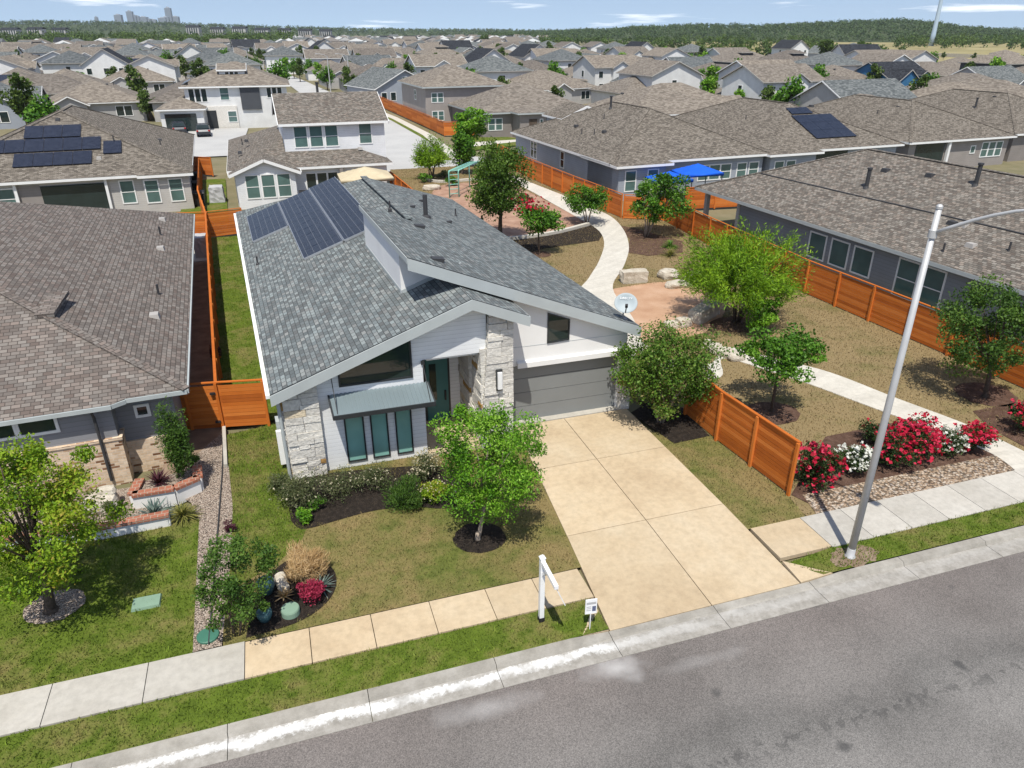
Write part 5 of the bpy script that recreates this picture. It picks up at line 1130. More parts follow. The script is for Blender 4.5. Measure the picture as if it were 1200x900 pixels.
# lids and boxes
def lid(label, p, r, h, mt, rect=False, sx=1.0):
    b = G(*p); mb = MB(org=b)
    if rect: mb.hexa([b+Vector((-r*1.5, -r, -.02)), b+Vector((r*1.5, -r, -.02)), b+Vector((r*1.5, r, -.02)), b+Vector((-r*1.5, r, -.02))], [b+Vector((-r*1.4, -r*.9, h)), b+Vector((r*1.4, -r*.9, h)), b+Vector((r*1.4, r*.9, h)), b+Vector((-r*1.4, r*.9, h))])
    else: mb.lathe([(r, -.02), (r, h*.8), (r*.93, h), (.02, h+.005)], b, 22)
    return tag(mb.build('utility_lid', M[mt]), label, 'utility lid')
lid('pale green rectangular utility lid set in the left lawn', (172, 707), .24, .07, 'green_lid', True); lid('round dark green utility lid at the foot of the gravel strip', (244, 746), .27, .07, 'green_pl'); lid('round green utility cap in the corner bed by the sidewalk', (341, 719), .24, .2, 'green_lid')
def pot(label, p, r, h, mt, name='plant_pot', cat='pot'):
    b = G(*p); mb = MB(org=b); mb.lathe([(r*.65, -.02), (r*.95, h*.5), (r, h*.85), (r*.85, h), (r*.7, h*.97), (r*.66, h*.7)], b, 20); return tag(mb.build(name, M[mt], None, True), label, cat)
pot('teal glazed pot standing in the corner bed', (313, 694), .24, .42, 'pot'); pot('dark glazed pot lying low in the corner bed near the sidewalk', (311, 726), .2, .3, 'pot')
def rock(label, b, sx, sy, sz, seed, rz=0, name='boulder', sq=.55, grp='limestone rocks'):
    r = random.Random(seed); b = G(*b) if not isinstance(b, Vector) else b; import bmesh
    bm = bmesh.new(); bmesh.ops.create_cube(bm, size=1); bmesh.ops.subdivide_edges(bm, edges=bm.edges[:], cuts=3, use_grid_fill=True)
    from mathutils import noise as mn
    for v in bm.verts:
        p = v.co.copy(); sph = p.normalized()*.58; p = p.lerp(sph, sq); n_ = mn.noise(p*2.1+Vector((seed*3.1, 0, 0))); n2 = mn.noise(p*5+Vector((0, seed, 0)))
        p *= 1+n_*.16*(.5+sq)+n2*.06; v.co = Vector((p.x*sx, p.y*sy, (p.z+.38)*sz))
    me = bpy.data.meshes.new(name); bm.to_mesh(me); bm.free(); me.materials.append(M['boulder']); o = obj(name, me, None, b); o.rotation_euler = (0, 0, rz); return tag(o, label, 'rock', grp)
rock('squared pale limestone block beside the curving path', (742, 330), 1.6, .75, .8, 1, -.1, 'stone_block', .12)
rock('large rough limestone block in front of the feathery desert tree', (824, 373), 2.2, .8, .8, 2, .55, 'stone_block', .22)
rock('small pale boulder between the granite patch and the crape myrtle', (800, 382), .75, .65, .5, 3, .2); rock('rounded pale boulder near the path at the back of the granite patch', (783, 325), 1.2, .9, .55, 4); rock('flat yellowish boulder at the back rim of the granite patch', (795, 336), 1.5, .8, .4, 5); rock('low boulder under the left side of the feathery tree', (812, 328), 1.1, .9, .55, 6, .5); rock('whitish boulder partly hidden behind the feathery tree trunk', (838, 345), 1.3, 1.0, .6, 7); rock('small rough boulder just left of the large limestone block', (786, 384), .7, .6, .4, 9)
for i, (x, y) in enumerate(((826, 408), (838, 412), (850, 417), (862, 421))): rock('white rough boulder, %s in the edging row behind the crape myrtle' % ('leftmost', 'second from the left', 'third from the left', 'rightmost')[i], (x, y), .8, .6, .4, 20+i, i)
rock('white boulder in the rock garden of the left house', (122, 598), .95, .8, .62, 11); rock('tan rock on the brick wall corner of the left house', Vector((-6.35, 22.2, .45)), .55, .4, .3, 12)
rock('low limestone slab lying at the left rim of the playground', (506, 222), 1.6, .9, .5, 13); rock('long limestone seat at the back rim of the playground', (575, 208), 2.6, .9, .6, 14, .1, 'stone_block', .2); rock('rough grey stone standing in the corner bed', (331, 686), .3, .7, .26, 15, .2)
# planter walls of the left house
def planter(label, pts, h, cap='redbrick'):
    pts = [Vector(p) for p in pts]; o = pts[0]; t = thing('planter_wall', label, 'planter wall', o); a = MB(org=o); c = MB(org=o)
    for p, q in zip(pts[:-1], pts[1:]):
        a.bar(p+Vector((0, 0, h/2-.05)), q+Vector((0, 0, h/2-.05)), .2, h+.1); c.bar(p+Vector((0, 0, h+.045)), q+Vector((0, 0, h+.045)), .3, .09)
    a.build('wall', M['stucco'], t); c.build('brick_cap', M[cap], t); return t
planter('low white garden wall with red brick cap along the left lawn', [Vector((-10.2, 20.9, 0)), Vector((*G(120, 617, .38)[:2], 0)), Vector((*G(198, 602, .38)[:2], 0))], .34)
flz = lambda *q: Vector((G(*q, .5).x, G(*q, .5).y, 0))
planter('taller white planter with red brick cap under the columnar evergreen', [flz(164, 562), flz(155, 580), flz(204, 572), flz(232, 560), flz(231, 546)], .46)
PB = [flz(164, 562), flz(155, 580), flz(204, 572), flz(232, 560), flz(231, 546)]; sheet('gravel_bed', [tuple(p[:2]) for p in PB], .42, M['gravel'])
sheet('gravel_bed', [(-11, 21.1), (-6.6, 21.05), (-5.2, 21.35), (-4.9, 21.6), (-4.85, 23.1), (-11, 23.4)], .02, M['gravel'])
# landscape edging by the gravel strip
mb = MB(); e = [G(264, 506), G(266, 560), G(252, 640), G(262, 742)]; e = [G(263, 503), G(265, 548)]
mb.bar(e[0]+Vector((0, 0, .06)), e[1]+Vector((0, 0, .06)), .12, .16); tag(mb.build('stone_edging', M['c_white']), 'pale stone edging strip running out from the orange gate', 'edging')
mb = MB(); pts_ = [(-3.05, 26), (-3.0, 23), (-3.02, 20), (-3.05, 15)]
for a_, b_ in zip(pts_[:-1], pts_[1:]): mb.bar((*a_, .03), (*b_, .03), .03, .09)
tag(mb.build('metal_edging', M['pipe']), 'thin dark metal edging between the gravel strip and the front lawn', 'edging')
# covered grill on its pad in the side yard
gb = Vector((-5.55, 52.2, 0)); tag(MB(org=gb).box(gb+Vector((-1.05, -1.6, -.02)), gb+Vector((.75, 1.5, .05))).build('concrete_pad', M['c_white']), 'square pale concrete pad under the covered grill in the side yard', 'pad')
import bmesh
def cover(label, b, sx, sy, sz, seed, mt='cover', name='grill_cover'):
    from mathutils import noise as mn
    bm = bmesh.new(); bmesh.ops.create_cube(bm, size=1); bmesh.ops.subdivide_edges(bm, edges=bm.edges[:], cuts=5, use_grid_fill=True)
    for v in bm.verts:
        p = v.co.copy(); k = .28*(p.z+.5); p.x *= 1-k*.5; p.y *= 1-k*.35; n_ = mn.noise(p*4+Vector((seed, 0, 0)))*.07; p += Vector((p.x, p.y, .3)).normalized()*n_; v.co = Vector((p.x*sx, p.y*sy, (p.z+.5)*sz))
    me = bpy.data.meshes.new(name); bm.to_mesh(me); bm.free(); me.materials.append(M[mt]); o = obj(name, me, None, b); return tag(o, label, 'covered grill')
cover('grill wrapped in a grey cover on the side yard pad', gb+Vector((.38, 0, .05)), .85, 1.5, 1.3, 1); cover('grill wrapped in a pale cover beside the white two storey house', Vector((-4.9, 70.5, 0)), 1.3, 1.6, 1.3, 2)
cover('round black covered grill by the patio door of the white two storey house', Vector((2.55, 66.6, 0)), 1.1, 1.1, 1.15, 3, 'black')
# bins between fences
for i, (x, y, l) in enumerate(((-7.0, 74, 'dark wheelie bin nearest the beige house wall'), (-6.3, 69.0, 'dark storage box on the grass beside the beige house'), (-7.2, 79, 'dark air conditioning unit beyond the wheelie bin'))):
    b = Vector((x, y, 0)); mb = MB(org=b); mb.hexa([b+Vector((-.4, -.45, 0)), b+Vector((.4, -.45, 0)), b+Vector((.4, .45, 0)), b+Vector((-.4, .45, 0))], [b+Vector((-.5, -.55, 1.1)), b+Vector((.5, -.55, 1.1)), b+Vector((.5, .55, 1.1)), b+Vector((-.5, .55, 1.1))]); mb.hexa([b+Vector((-.54, -.6, 1.1)), b+Vector((.54, -.6, 1.1)), b+Vector((.54, .6, 1.1)), b+Vector((-.54, .6, 1.1))], [b+Vector((-.5, -.5, 1.2)), b+Vector((.5, -.5, 1.2)), b+Vector((.5, .5, 1.22)), b+Vector((-.5, .5, 1.22))]); tag(mb.build('bin', M['black']), l, 'bin')
sheet('lawn', [(-7.6, 62), (-3.8, 62), (-4.6, 82), (-8.2, 82)], -.01, M['g_lush'])
# beige parasol and blue canopies
def canopy(label, b, w, d, h, rise, mt, name, cat, post=True, sag=0.0):
    t = thing(name, label, cat, b); mb = MB(); n = 10; pts = []; fs = []
    for i in range(n+1):
        for j in range(n+1):
            u, v = i/n*2-1, j/n*2-1; m_ = max(abs(u), abs(v)); z = h+rise*(1-m_)-sag*math.cos(u*1.57)*math.cos(v*1.57); pts.append((u*w/2, v*d/2, z))
    for i in range(n):
        for j in range(n): k = i*(n+1)+j; fs.append([k, k+n+1, k+n+2, k+1])
    mb.add(pts, fs); mb.add([(p[0], p[1], p[2]-.03) for p in pts], [f[::-1] for f in fs])
    for (xa, ya, xb, yb) in ((-w/2, -d/2, w/2, -d/2), (w/2, -d/2, w/2, d/2), (w/2, d/2, -w/2, d/2), (-w/2, d/2, -w/2, -d/2)): mb.hexa([(xa, ya, h-.25), (xb, yb, h-.25), (xb*.99, yb*.99, h-.25), (xa*.99, ya*.99, h-.25)], [(xa, ya, h), (xb, yb, h), (xb*.99, yb*.99, h), (xa*.99, ya*.99, h)])
    mb.build('canopy', M[mt], t, True)
    for (x, y) in (((-w/2+.1, -d/2+.1), (w/2-.1, -d/2+.1), (w/2-.1, d/2-.1), (-w/2+.1, d/2-.1)) if post else ((0, 0),)):
        m2 = MB(); m2.tube([(x, y, 0), (x, y, h+(0 if post else rise))], .045, 8); m2.build('leg', M['pipe'], t)
    return t
canopy('beige patio canopy standing behind the ridge of the main roof', Vector((7.6, 64.5, 0)), 4.4, 3.6, 2.55, .75, 'beige', 'patio_canopy', 'canopy')
canopy('bright blue shade canopy on the left over the grey house patio', Vector((33.4, 58.2, 0)), 3.4, 2.6, 2.0, .6, 'blue', 'shade_canopy', 'canopy'); canopy('bright blue shade canopy on the right over the grey house patio', Vector((36.4, 58.6, 0)), 3.8, 2.8, 2.35, .7, 'blue', 'shade_canopy', 'canopy')
# seafoam play frame
pb = G(527, 232); t = thing('climbing_frame', 'seafoam green climbing frame with overhead ladder on the playground', 'climbing frame', pb)
for (x, y) in ((0, 0), (.9, .1), (3.0, 4.2), (3.9, 4.3)):
    mb = MB(); mb.tube([(x, y, -.05), (x, y, 2.25), (x+.05, y, 2.4)], .06, 8); mb.build('leg', M['tealp'], t, True)
mb = MB(); mb.tube([(0, 0, 2.38), (3.0, 4.2, 2.38)], .055, 8); mb.tube([(.9, .1, 2.38), (3.9, 4.3, 2.38)], .055, 8); mb.build('top_rail', M['tealp'], t, True)
for k in range(9):
    u = k/8; mb = MB(); mb.tube([(3.0*u, 4.2*u, 2.38), (.9+3.0*u, .1+4.2*u, 2.38)], .035, 6); mb.build('rung', M['tealp'], t)
for k in range(5): mb = MB(); mb.tube([(0, 0, .35+k*.42), (.9, .1, .35+k*.42)], .035, 6); mb.build('rung', M['tealp'], t)
rb = G(556, 274); t = thing('play_panel', 'dark red play panel standing at the near rim of the playground', 'play panel', rb)
mb = MB(); mb.box((-.55, -.04, .35), (.55, .04, 1.15)); mb.build('panel', M['redp'], t)
for x in (-.6, .6): mb = MB(); mb.box((x-.06, -.06, -.05), (x+.06, .06, 1.3)); mb.build('post', M['bark'], t)
# cars
def car_proto(label, loc, rz, paint, suv=True):
    t = thing('parked_car', label, 'car', loc, rz); L, Wd = 4.7, 1.85; mb = MB()
    prof = [(-2.35, .35), (-2.38, .75), (-2.2, 1.0), (-1.9, 1.08), (-1.65, 1.62), (.3, 1.66), (1.05, 1.12), (2.15, .95), (2.36, .7), (2.33, .35)]
    n = len(prof); ins = [Wd/2-.0 if z < 1.2 else Wd/2-.2 for _, z in prof]
    pts = [(-i, x, z) for (x, z), i in zip(prof, ins)]+[(i, x, z) for (x, z), i in zip(prof, ins)]
    fs = [[k, k+1, n+k+1, n+k] for k in range(n-1)]+[[n-1, 0, n, 2*n-1], list(range(n))[::-1], list(range(n, 2*n))]
    mb.add([(p[0], p[1], p[2]) for p in pts], fs); mb.build('body', M[paint], t)
    g_ = MB(); w = Wd/2-.12
    g_.hexa([(-w, -1.93, 1.13), (w, -1.93, 1.13), (w-.1, -1.70, 1.57), (-w+.1, -1.70, 1.57)], [(-w, -1.96, 1.13), (w, -1.96, 1.13), (w-.1, -1.73, 1.57), (-w+.1, -1.73, 1.57)]); g_.build('rear_window', M['glass'], t)
    g_ = MB(); g_.hexa([(-w, 1.0, 1.17), (w, 1.0, 1.17), (w-.1, .38, 1.61), (-w+.1, .38, 1.61)], [(-w, 1.04, 1.19), (w, 1.04, 1.19), (w-.1, .42, 1.64), (-w+.1, .42, 1.64)]); g_.build('windscreen', M['glass'], t)
    for s in (-1, 1):
        g_ = MB(); xx = s*(Wd/2-.09); g_.hexa([(xx, -1.6, 1.16), (xx, .8, 1.16), (xx-s*.1, .25, 1.58), (xx-s*.1, -1.5, 1.58)], [(xx+s*.03, -1.6, 1.16), (xx+s*.03, .8, 1.16), (xx-s*.06, .25, 1.58), (xx-s*.06, -1.5, 1.58)]); g_.build('side_window', M['glass'], t)
        g_ = MB(); g_.box((s*.78-.12, -2.40, .78), (s*.78+.12, -2.3, .98)); g_.build('tail_light', M['lamp_red'], t)
        g_ = MB(); g_.box((s*.7-.16, 2.26, .68), (s*.7+.16, 2.36, .84)); g_.build('headlight', M['trimw'], t)
        for y in (-1.45, 1.45):
            wh = MB(); wh.tube([(s*(Wd/2-.24), y, .34), (s*(Wd/2+.01), y, .34)], .34, 16); wo = wh.build('wheel', M['rubber'], t); wh = MB(); wh.tube([(s*(Wd/2), y, .34), (s*(Wd/2+.025), y, .34)], .2, 12); wh.build('rim', M['alu'], wo)
    return t
c0 = car_proto('dark family car parked in the driveway seen from behind', Vector((-8.6, 119.5, -.01)), .05, 'carb'); car_proto('dark car half hidden left of the other parked car', Vector((-12.2, 123.5, -.01)), .1, 'carb')
# ================= the rest of the neighbourhood =================
def Pj(p):      # where a point lands in the picture (only used to keep houses inside the view and off the fields)
    d = Vector(p)-Vector((0, 0, CH)); X = d.x*ca-d.y*sa; Y = d.x*sa+d.y*ca; fw = Y*cp-d.z*sp; up = Y*sp+d.z*cp
    return (600+CF*X/fw, 450-CF*up/fw) if fw > 1 else (-999, -999)
FG = 'houses of the neighbourhood beyond'
LMX = 0
def faces(h, W, D, two, wall, glassk='glass'):
    """windows on the four sides, kept as one mesh per window"""
    r = RNG
    for u in ((-W/2+1.2, -W/2+3.2, W/2-4.4) if not two else (-W/2+1.2, W/2-3)): h.win('S', 0, u, .9, 1.1, 1.5, 2 if u > 0 else 1, .15, False, glassk, one=True)
    h.win('W', -W/2, D*.3, .9, 1.0, 1.4, 1, bar=False, gm=glassk, one=True); h.win('E', W/2, D*.55, .9, 1.0, 1.4, 1, bar=False, gm=glassk, one=True)
    if two:
        for u in (-W/2+1.0, -.6, W/2-2.6): h.win('S', 0, u, 3.7, 1.1, 1.4, 1, bar=False, gm=glassk, one=True)
        h.win('W', -W/2, D*.5, 3.7, 1.0, 1.4, 1, bar=False, gm=glassk, one=True)
P = []          # prototypes: (root, text, two_storeys)
def proto(k):
    spec = [('tan', 'w_light', 'sh_far'), ('tan', 'w_taupe', 'sh_far'), ('white', 'w_white_far', 'sh_far'), ('grey', 'w_bluegrey', 'sh_fargrey'), ('white', 'w_white_far', 'sh_fargrey'), ('tan', 'w_stone', 'sh_far'),
            ('white', 'w_white_far', 'sh_far'), ('taupe', 'w_taupe', 'sh_far'), ('white', 'w_white_far', 'sh_dark'), ('grey', 'w_light', 'sh_fargrey'), ('pale', 'w_light', 'sh_far'), ('blue', 'w_blue', 'sh_dark'), ('tan', 'w_light', 'sh_far'), ('charcoal', 'w_char', 'sh_far')][k]
    h = House('x', (0, 0, 0), 0, spec[1], spec[2], ('trimw', 'trimt', 'trimt')[k % 3], FG, fk=.62); rt = {'sh_far': 'brown', 'sh_fargrey': 'grey', 'sh_dark': 'charcoal'}[spec[2]]; two = False
    if k in (0, 1, 10): h.hip(-7, 0, 7, 18, 3.1, .42, .5); h.gable(-6.5, -1.6, -1.5, 6, 3.0, 'y', .5, .4, .3); faces(h, 14, 18, False, k); h.vents([(2, 6, 5.5, 'v'), (3, 8, 5.3, 'p')]); kind = '%s house, %s hip roof, one front gable'
    elif k in (2, 6): h.gable(-6.5, 0, 6.5, 11, 6.1, 'x', .42, .5, .4); h.hip(-6.5, 4, 7, 17, 3.0, .4, .5); h.gable(-2, -.8, 2.5, 6, 6.0, 'y', .55, .4, .3, z0=3.2); two = True; faces(h, 13, 11, True, k); kind = 'two storey %s house, gabled %s roof'
    elif k == 3: h.gable(-6.5, 0, 6.5, 16, 3.3, 'y', .5, .5, .4); h.gable(-1, 3, 8.5, 12, 3.3, 'x', .5, .4, .4); faces(h, 13, 16, False, k); h.win('S', 0, -.5, 4.2, 1, 1, 1, bar=False, one=True); kind = '%s house with steep %s cross gables'
    elif k == 4: h.hip(-6.5, 0, 6.5, 13, 6.0, .42, .6); h.hip(-7.5, -2, -1, 8, 3.1, .42, .5); two = True; faces(h, 13, 13, True, k); kind = 'two storey %s house, %s hip roof'
    elif k == 5: h.hip(-7.5, 0, 7.5, 17, 3.1, .42, .5); h.hip(2, -2, 7.2, 6, 3.0, .42, .5); faces(h, 15, 17, False, k); h.solar((-3.5, 1.2, 3.8), (1, 0, 0), (0, 1, .42), 3, 2, 1.7, 1.6); kind = '%s house, %s hip roof, black solar panels'
    elif k == 7: h.hip(-7, 0, 7, 20, 3.1, .42, .5); h.gable(1, -1.5, 6.5, 5, 3.0, 'y', .42, .4, .3); faces(h, 14, 20, False, k); kind = '%s house, long %s hip roof, right gable'
    elif k == 8: h.gable(-5.5, 0, 5.5, 14, 6.0, 'y', .65, .5, .4); h.hip(-5.5, 8, 8, 16, 3, .4, .5); two = True; faces(h, 11, 14, True, k); kind = 'two storey %s house, steep %s gable'
    elif k == 9: h.gable(-7, 0, 7, 15, 3.2, 'x', .5, .5, .4); h.gable(-6, -2, -.5, 6, 3.2, 'y', .6, .4, .3); h.gable(1.5, -1, 6.2, 6, 3.2, 'y', .6, .4, .3); faces(h, 14, 15, False, k); kind = '%s house, twin front gables, %s roof'
    elif k == 11: h.gable(-7, 0, 7, 15, 3.3, 'x', .5, .5, .4); h.gable(-6, -1, 0, 8, 3.6, 'y', .7, .4, .3); h.gable(2, 0, 4.5, 5, 4.6, 'y', .6, .3, .3, z0=3); faces(h, 14, 15, False, k); kind = '%s house with %s roof, peaked dormer'
    elif k == 12: h.hip(-8, 0, 8, 15, 3.1, .42, .5); faces(h, 16, 15, False, k); h.vents([(-2, 5, 5.6, 'v'), (4, 4, 5.1, 'v')]); kind = 'plain %s house with low %s hip roof'
    else: h.hip(-7, 0, 7, 14, 5.9, .4, .6); h.hip(-1, 3.5, 3, 8, 8.2, .35, .5, z0=6); two = True; faces(h, 14, 14, True, k); kind = 'two storey %s house, %s roof with dormer'
    h.done(); h.root.location = (0, -400, 0); return [h.root, kind % (spec[0], rt), two, False]
for k in range(14): P.append(proto(k))
LM = [((-23.5, 92), 9), ((-35, 92), 11), ((-5, 132), 13), ((28.5, 126), 11), ((33, 110), 11), ((1.5, 78), 11), ((-15, 80), 14), ((53, 74), 14), ((73, 76), 12), ((91, 78), 12), ((37, 73), 13), ((2, 100), 13), ((-3, 110), 12), ((-14, 110), 10)]
placed = []
def put(k, x, y, rz, where):
    pr = P[k]
    if not pr[3]: o = pr[0]; pr[3] = True
    else: o = copy_tree(pr[0])
    o.location = (x, y, -.05); o.rotation_euler = (0, 0, rz); o['group'] = FG; placed.append((x, y, o, pr[1], where)); return o
# houses recognisable in the photograph, from the nearest rows
NEAR = [(7, 78, 120, .06, 0), (10, 122, 124, 1.6, 0), (0, 30, 128, .1, 0), (5, 26, 118, .1, 1), (0, 168, 112, .05, 0), (0, 10, 128, 1.5, 0), (1, 92, 92, .1, 0), (12, 90, 127, .1, 0), (0, 119, 143, .1, 0), (8, 130, 105, 0, 0), (6, 214, 76, .05, 0), (4, 283, 66, .03, 0), (10, 60, 78, 1.5, 0), (7, 130, 68, .1, 0),
        (9, 440, 95, .1, 0), (3, 476, 122, .2, 0), (5, 492, 98, 0, 0), (5, 608, 112, .1, 0), (2, 724, 110, .05, 0), (9, 800, 112, 1.4, 0), (3, 838, 92, -.4, 0), (13, 938, 100, .06, 0), (11, 1068, 112, .05, 0), (12, 1000, 112, .1, 0), (5, 1150, 95, .1, 0), (9, 1190, 122, .1, 0), (8, 1020, 88, 1.4, 0), (0, 670, 122, .3, 0), (1, 640, 100, .1, 0), (0, 560, 92, .1, 0), (12, 860, 104, 1.5, 0), (3, 985, 70, .3, 0), (10, 900, 84, .1, 0), (8, 935, 72, 0, 0), (2, 745, 84, .1, 0), (7, 1110, 100, 1.5, 0), (4, 1010, 62+14, .1, 0)]
for (k, px_, py_, rz, _) in NEAR:
    p = G(px_, py_); 
    if any(math.hypot(p.x-a[0], p.y-a[1]-7) < 9 for a in placed): continue
    put(k, p.x, p.y, TILT+rz, None)
rr = random.Random(77); rowi = 0; y = 88.0
def street_x(y): return 15.5 if y < 130 else 15.5-(y-130)*.085
while y < 620 and len(placed) < 276:
    step = 15.4 if y < 260 else 17.5
    x = -0.75*y-60
    while x < 1.55*y+60:
        xx = x+rr.uniform(-1.3, 1.3); yy = y+rr.uniform(-2, 2)+.02*x; x += step
        if abs(xx-street_x(yy)-1) < 13.5 and yy < 330: continue
        u, v = Pj((xx, yy+8, 4))
        if not (-45 < u < 1245): continue
        ub, vb = Pj((xx, yy, 0))
        if vb < 54: continue
        if u > 860 and vb < 92: continue
        if u > 620 and vb < 66+ (8 if u > 760 else 0): continue
        if u < 330 and vb < 64: continue
        if any(math.hypot(xx-c[0], yy+7-c[1]) < r+7.0 for c, r in LM): continue
        if any(math.hypot(xx-a[0], yy-a[1]) < 13.5 for a in placed): continue
        if 20 < xx < 62 and yy < 101: continue
        k = rr.choices(range(14), [5, 3, 4, 3, 3.5, 2.5, 4, 4, 1.6, 3, 4, 0, 4, 3])[0]
        put(k, xx, yy, TILT+rr.choice((0, 0, 0, math.pi/2, math.pi/2, math.pi))+rr.uniform(-.05, .05), rowi)
    y += 22.0 if rowi % 2 == 0 else 30.0
    rowi += 1
def wood(name, spots, leaf, per, size, seed, hmin, hmax, rw=.55):
    r = np.random.default_rng(seed); Cs = []; ts = []
    for (x, y, z) in spots:
        H = r.uniform(hmin, hmax); R = np.array([H*rw, H*rw, H*.5])*r.uniform(.8, 1.2); K = 7
        cl = np.array([x, y, z+H*.5])+r.uniform(-1, 1, (K, 3))*R*.6; k = r.integers(0, K, per); d = r.normal(0, 1, (per, 3)); d /= np.linalg.norm(d, axis=1)[:, None]
        Cs.append(cl[k]+d*R*.48*(r.uniform(0, 1, per)**.4)[:, None]); ts.append(np.clip(r.uniform(.15, .8)+r.normal(0, .2, per), 0, 1))
    C = np.concatenate(Cs); C[:, 2] = np.maximum(C[:, 2], .1); t = np.concatenate(ts); V = leafquads(C, size, .9, r, .4); me = polymesh(name, V, len(C), 4, t); me.materials.append(M[leaf]); o = obj(name, me); o['kind'] = 'stuff'; return o
# beyond the three hundred nearest houses the roofs run on as one mass
fr = MB(); ymax = max(a_[1] for a_ in placed); yy = ymax-12
while yy < 1250:
    xx = -.75*yy-60
    while xx < 1.5*yy:
        x_ = xx+rr.uniform(-2, 2); y_ = yy+rr.uniform(-3, 3)+.02*xx; xx += rr.uniform(15, 21); u, vb = Pj((x_, y_, 0))
        if not (-30 < u < 1230) or (u < 330 and vb < 58) or (330 <= u < 640 and vb < 47.5) or (640 <= u < 860 and vb < 58+(u-640)*.05) or u >= 860: continue
        if any(abs(x_-a_[0]) < 13 and abs(y_-a_[1]) < 16 for a_ in placed): continue
        w_, d_ = rr.uniform(5.5, 7.5), rr.uniform(6, 8); e_ = rr.choice((3, 3, 3, 5.8)); hr = e_+rr.uniform(2, 3.2); wm = rr.choice((0, 0, 1, 2)); rm = rr.choice((3, 3, 3, 3, 4, 4, 5)); cx, cy = x_, y_+d_
        fr.tone = rr.random(); fr.box((cx-w_, cy-d_, -.2), (cx+w_, cy+d_, e_), wm)
        if rr.random() < .5:
            hp = rr.choice((0, 0, w_*.8)); A_ = [(cx-w_-.5, cy-d_-.5, e_-.1), (cx+w_+.5, cy-d_-.5, e_-.1), (cx+w_+.5, cy+d_+.5, e_-.1), (cx-w_-.5, cy+d_+.5, e_-.1)]; q1, q2 = (cx-w_*.98+hp, cy, hr), (cx+w_*.98-hp, cy, hr)
            fr.poly([A_[0], A_[1], q2, q1], rm); fr.poly([A_[2], A_[3], q1, q2], rm); fr.poly([A_[1], A_[2], q2], rm if hp else wm); fr.poly([A_[3], A_[0], q1], rm if hp else wm)
        else:
            q1, q2 = (cx, cy-d_*.98, hr), (cx, cy+d_*.98, hr); A_ = [(cx-w_-.5, cy-d_-.3, e_-.1), (cx+w_+.5, cy-d_-.3, e_-.1), (cx+w_+.5, cy+d_+.3, e_-.1), (cx-w_-.5, cy+d_+.3, e_-.1)]
            fr.poly([A_[0], A_[1], q1], wm); fr.poly([A_[2], A_[3], q2], wm); fr.poly([A_[1], A_[2], q2, q1], rm); fr.poly([A_[3], A_[0], q1, q2], rm)
        for k in range(rr.choice((1, 2, 3))): wx = cx-w_+1+k*3.4; fr.box((wx, cy-d_-.05, e_-2.0), (wx+1.4, cy-d_+.1, e_-.6), 6)
    yy += rr.choice((21, 24, 31))
fo_ = fr.build('far_houses', [M['w_white_far'], M['w_light'], M['w_taupe'], M['sh_far'], M['sh_fargrey'], M['sh_dark'], M['glass']]); fo_['kind'] = 'stuff'
wood('garden_trees', [(*G(rr.uniform(-20, 860), 36+1/rr.uniform(1/24, 1/11.5))[:2], 0) for _ in range(150)], 'l_far', 60, 1.3, 31, 4, 7)
for pr in P:
    if not pr[3]: bpy.data.objects.remove(pr[0])
# labels: kind and colour first, then where it stands among its like (row by distance, counted from the left)
ORD = ['first', 'second', 'third', 'fourth', 'fifth', 'sixth', 'seventh', 'eighth', 'ninth', 'tenth', 'eleventh', 'twelfth', 'thirteenth', 'fourteenth', 'fifteenth', 'sixteenth', 'seventeenth', 'eighteenth', 'nineteenth', 'twentieth']
ORD = ORD+[t+'-'+o for t in ('twenty', 'thirty', 'forty', 'fifty') for o in ORD[:9]]
_ed = [0, 115, 140, 165, 190, 215, 240, 270, 300, 340, 390, 450, 2000]
BANDS = [(_ed[i], _ed[i+1], 'in the %s' % ('nearest roof row', 'second roof row', 'third roof row', 'fourth roof row', 'fifth roof row', 'sixth roof row', 'seventh roof row', 'eighth roof row', 'ninth roof row', 'tenth roof row', 'eleventh roof row', 'farthest roof row')[i]) for i in range(12)]
for lo_, hi_, txt in BANDS:
    groups = {}
    for it in placed:
        dd = math.hypot(it[0], it[1])
        if lo_ <= dd < hi_: groups.setdefault(it[3], []).append((Pj((it[0], it[1]+7, 4))[0], it[2]))
    for kind, L_ in groups.items():
        L_.sort(key=lambda q: q[0])
        for i, (u, o) in enumerate(L_):
            short = kind
            if len(L_) == 1: o['label'] = short+' '+txt
            else: o['label'] = ('leftmost ' if i == 0 else 'rightmost ' if i == len(L_)-1 else ORD[min(i, 55)]+' from left, ')+short+' '+txt.replace(' of the neighbourhood', '')
            o['label'] = ' '.join(o['label'].split()[:16])
# ---------------- trees among the houses: shared crowns
def tree_proto(seed, leaf, R, H, n, size):
    r = np.random.default_rng(seed); c = np.array([0, 0, H-R[2]]); C, t, cl = crown_cloud(c, np.array(R), n, 20, .36, r, .5)
    me = polymesh('crown', leafquads(C, size, .7, r, .35), n, 4, t); me.materials.append(M[leaf]); mb = MB(); limb(mb, (0, 0, -.1), (0, 0, H-R[2]), .14, .08, r, .03, 7)
    for i in range(8): limb(mb, (0, 0, H-R[2]*1.6), cl[i], .06, .02, r, .1, 5, 3)
    return me, mb.mesh('trunk', M['bark'], True, False)
TP = [tree_proto(201, 'l_far', (2.1, 2.1, 2.6), 6.2, 1500, .42), tree_proto(202, 'l_mid', (2.4, 2.4, 2.4), 5.6, 1500, .42), tree_proto(203, 'l_bright', (1.8, 1.8, 2.6), 6.0, 1300, .4), tree_proto(204, 'l_far', (3.4, 3.4, 3.2), 8.0, 2200, .5)]
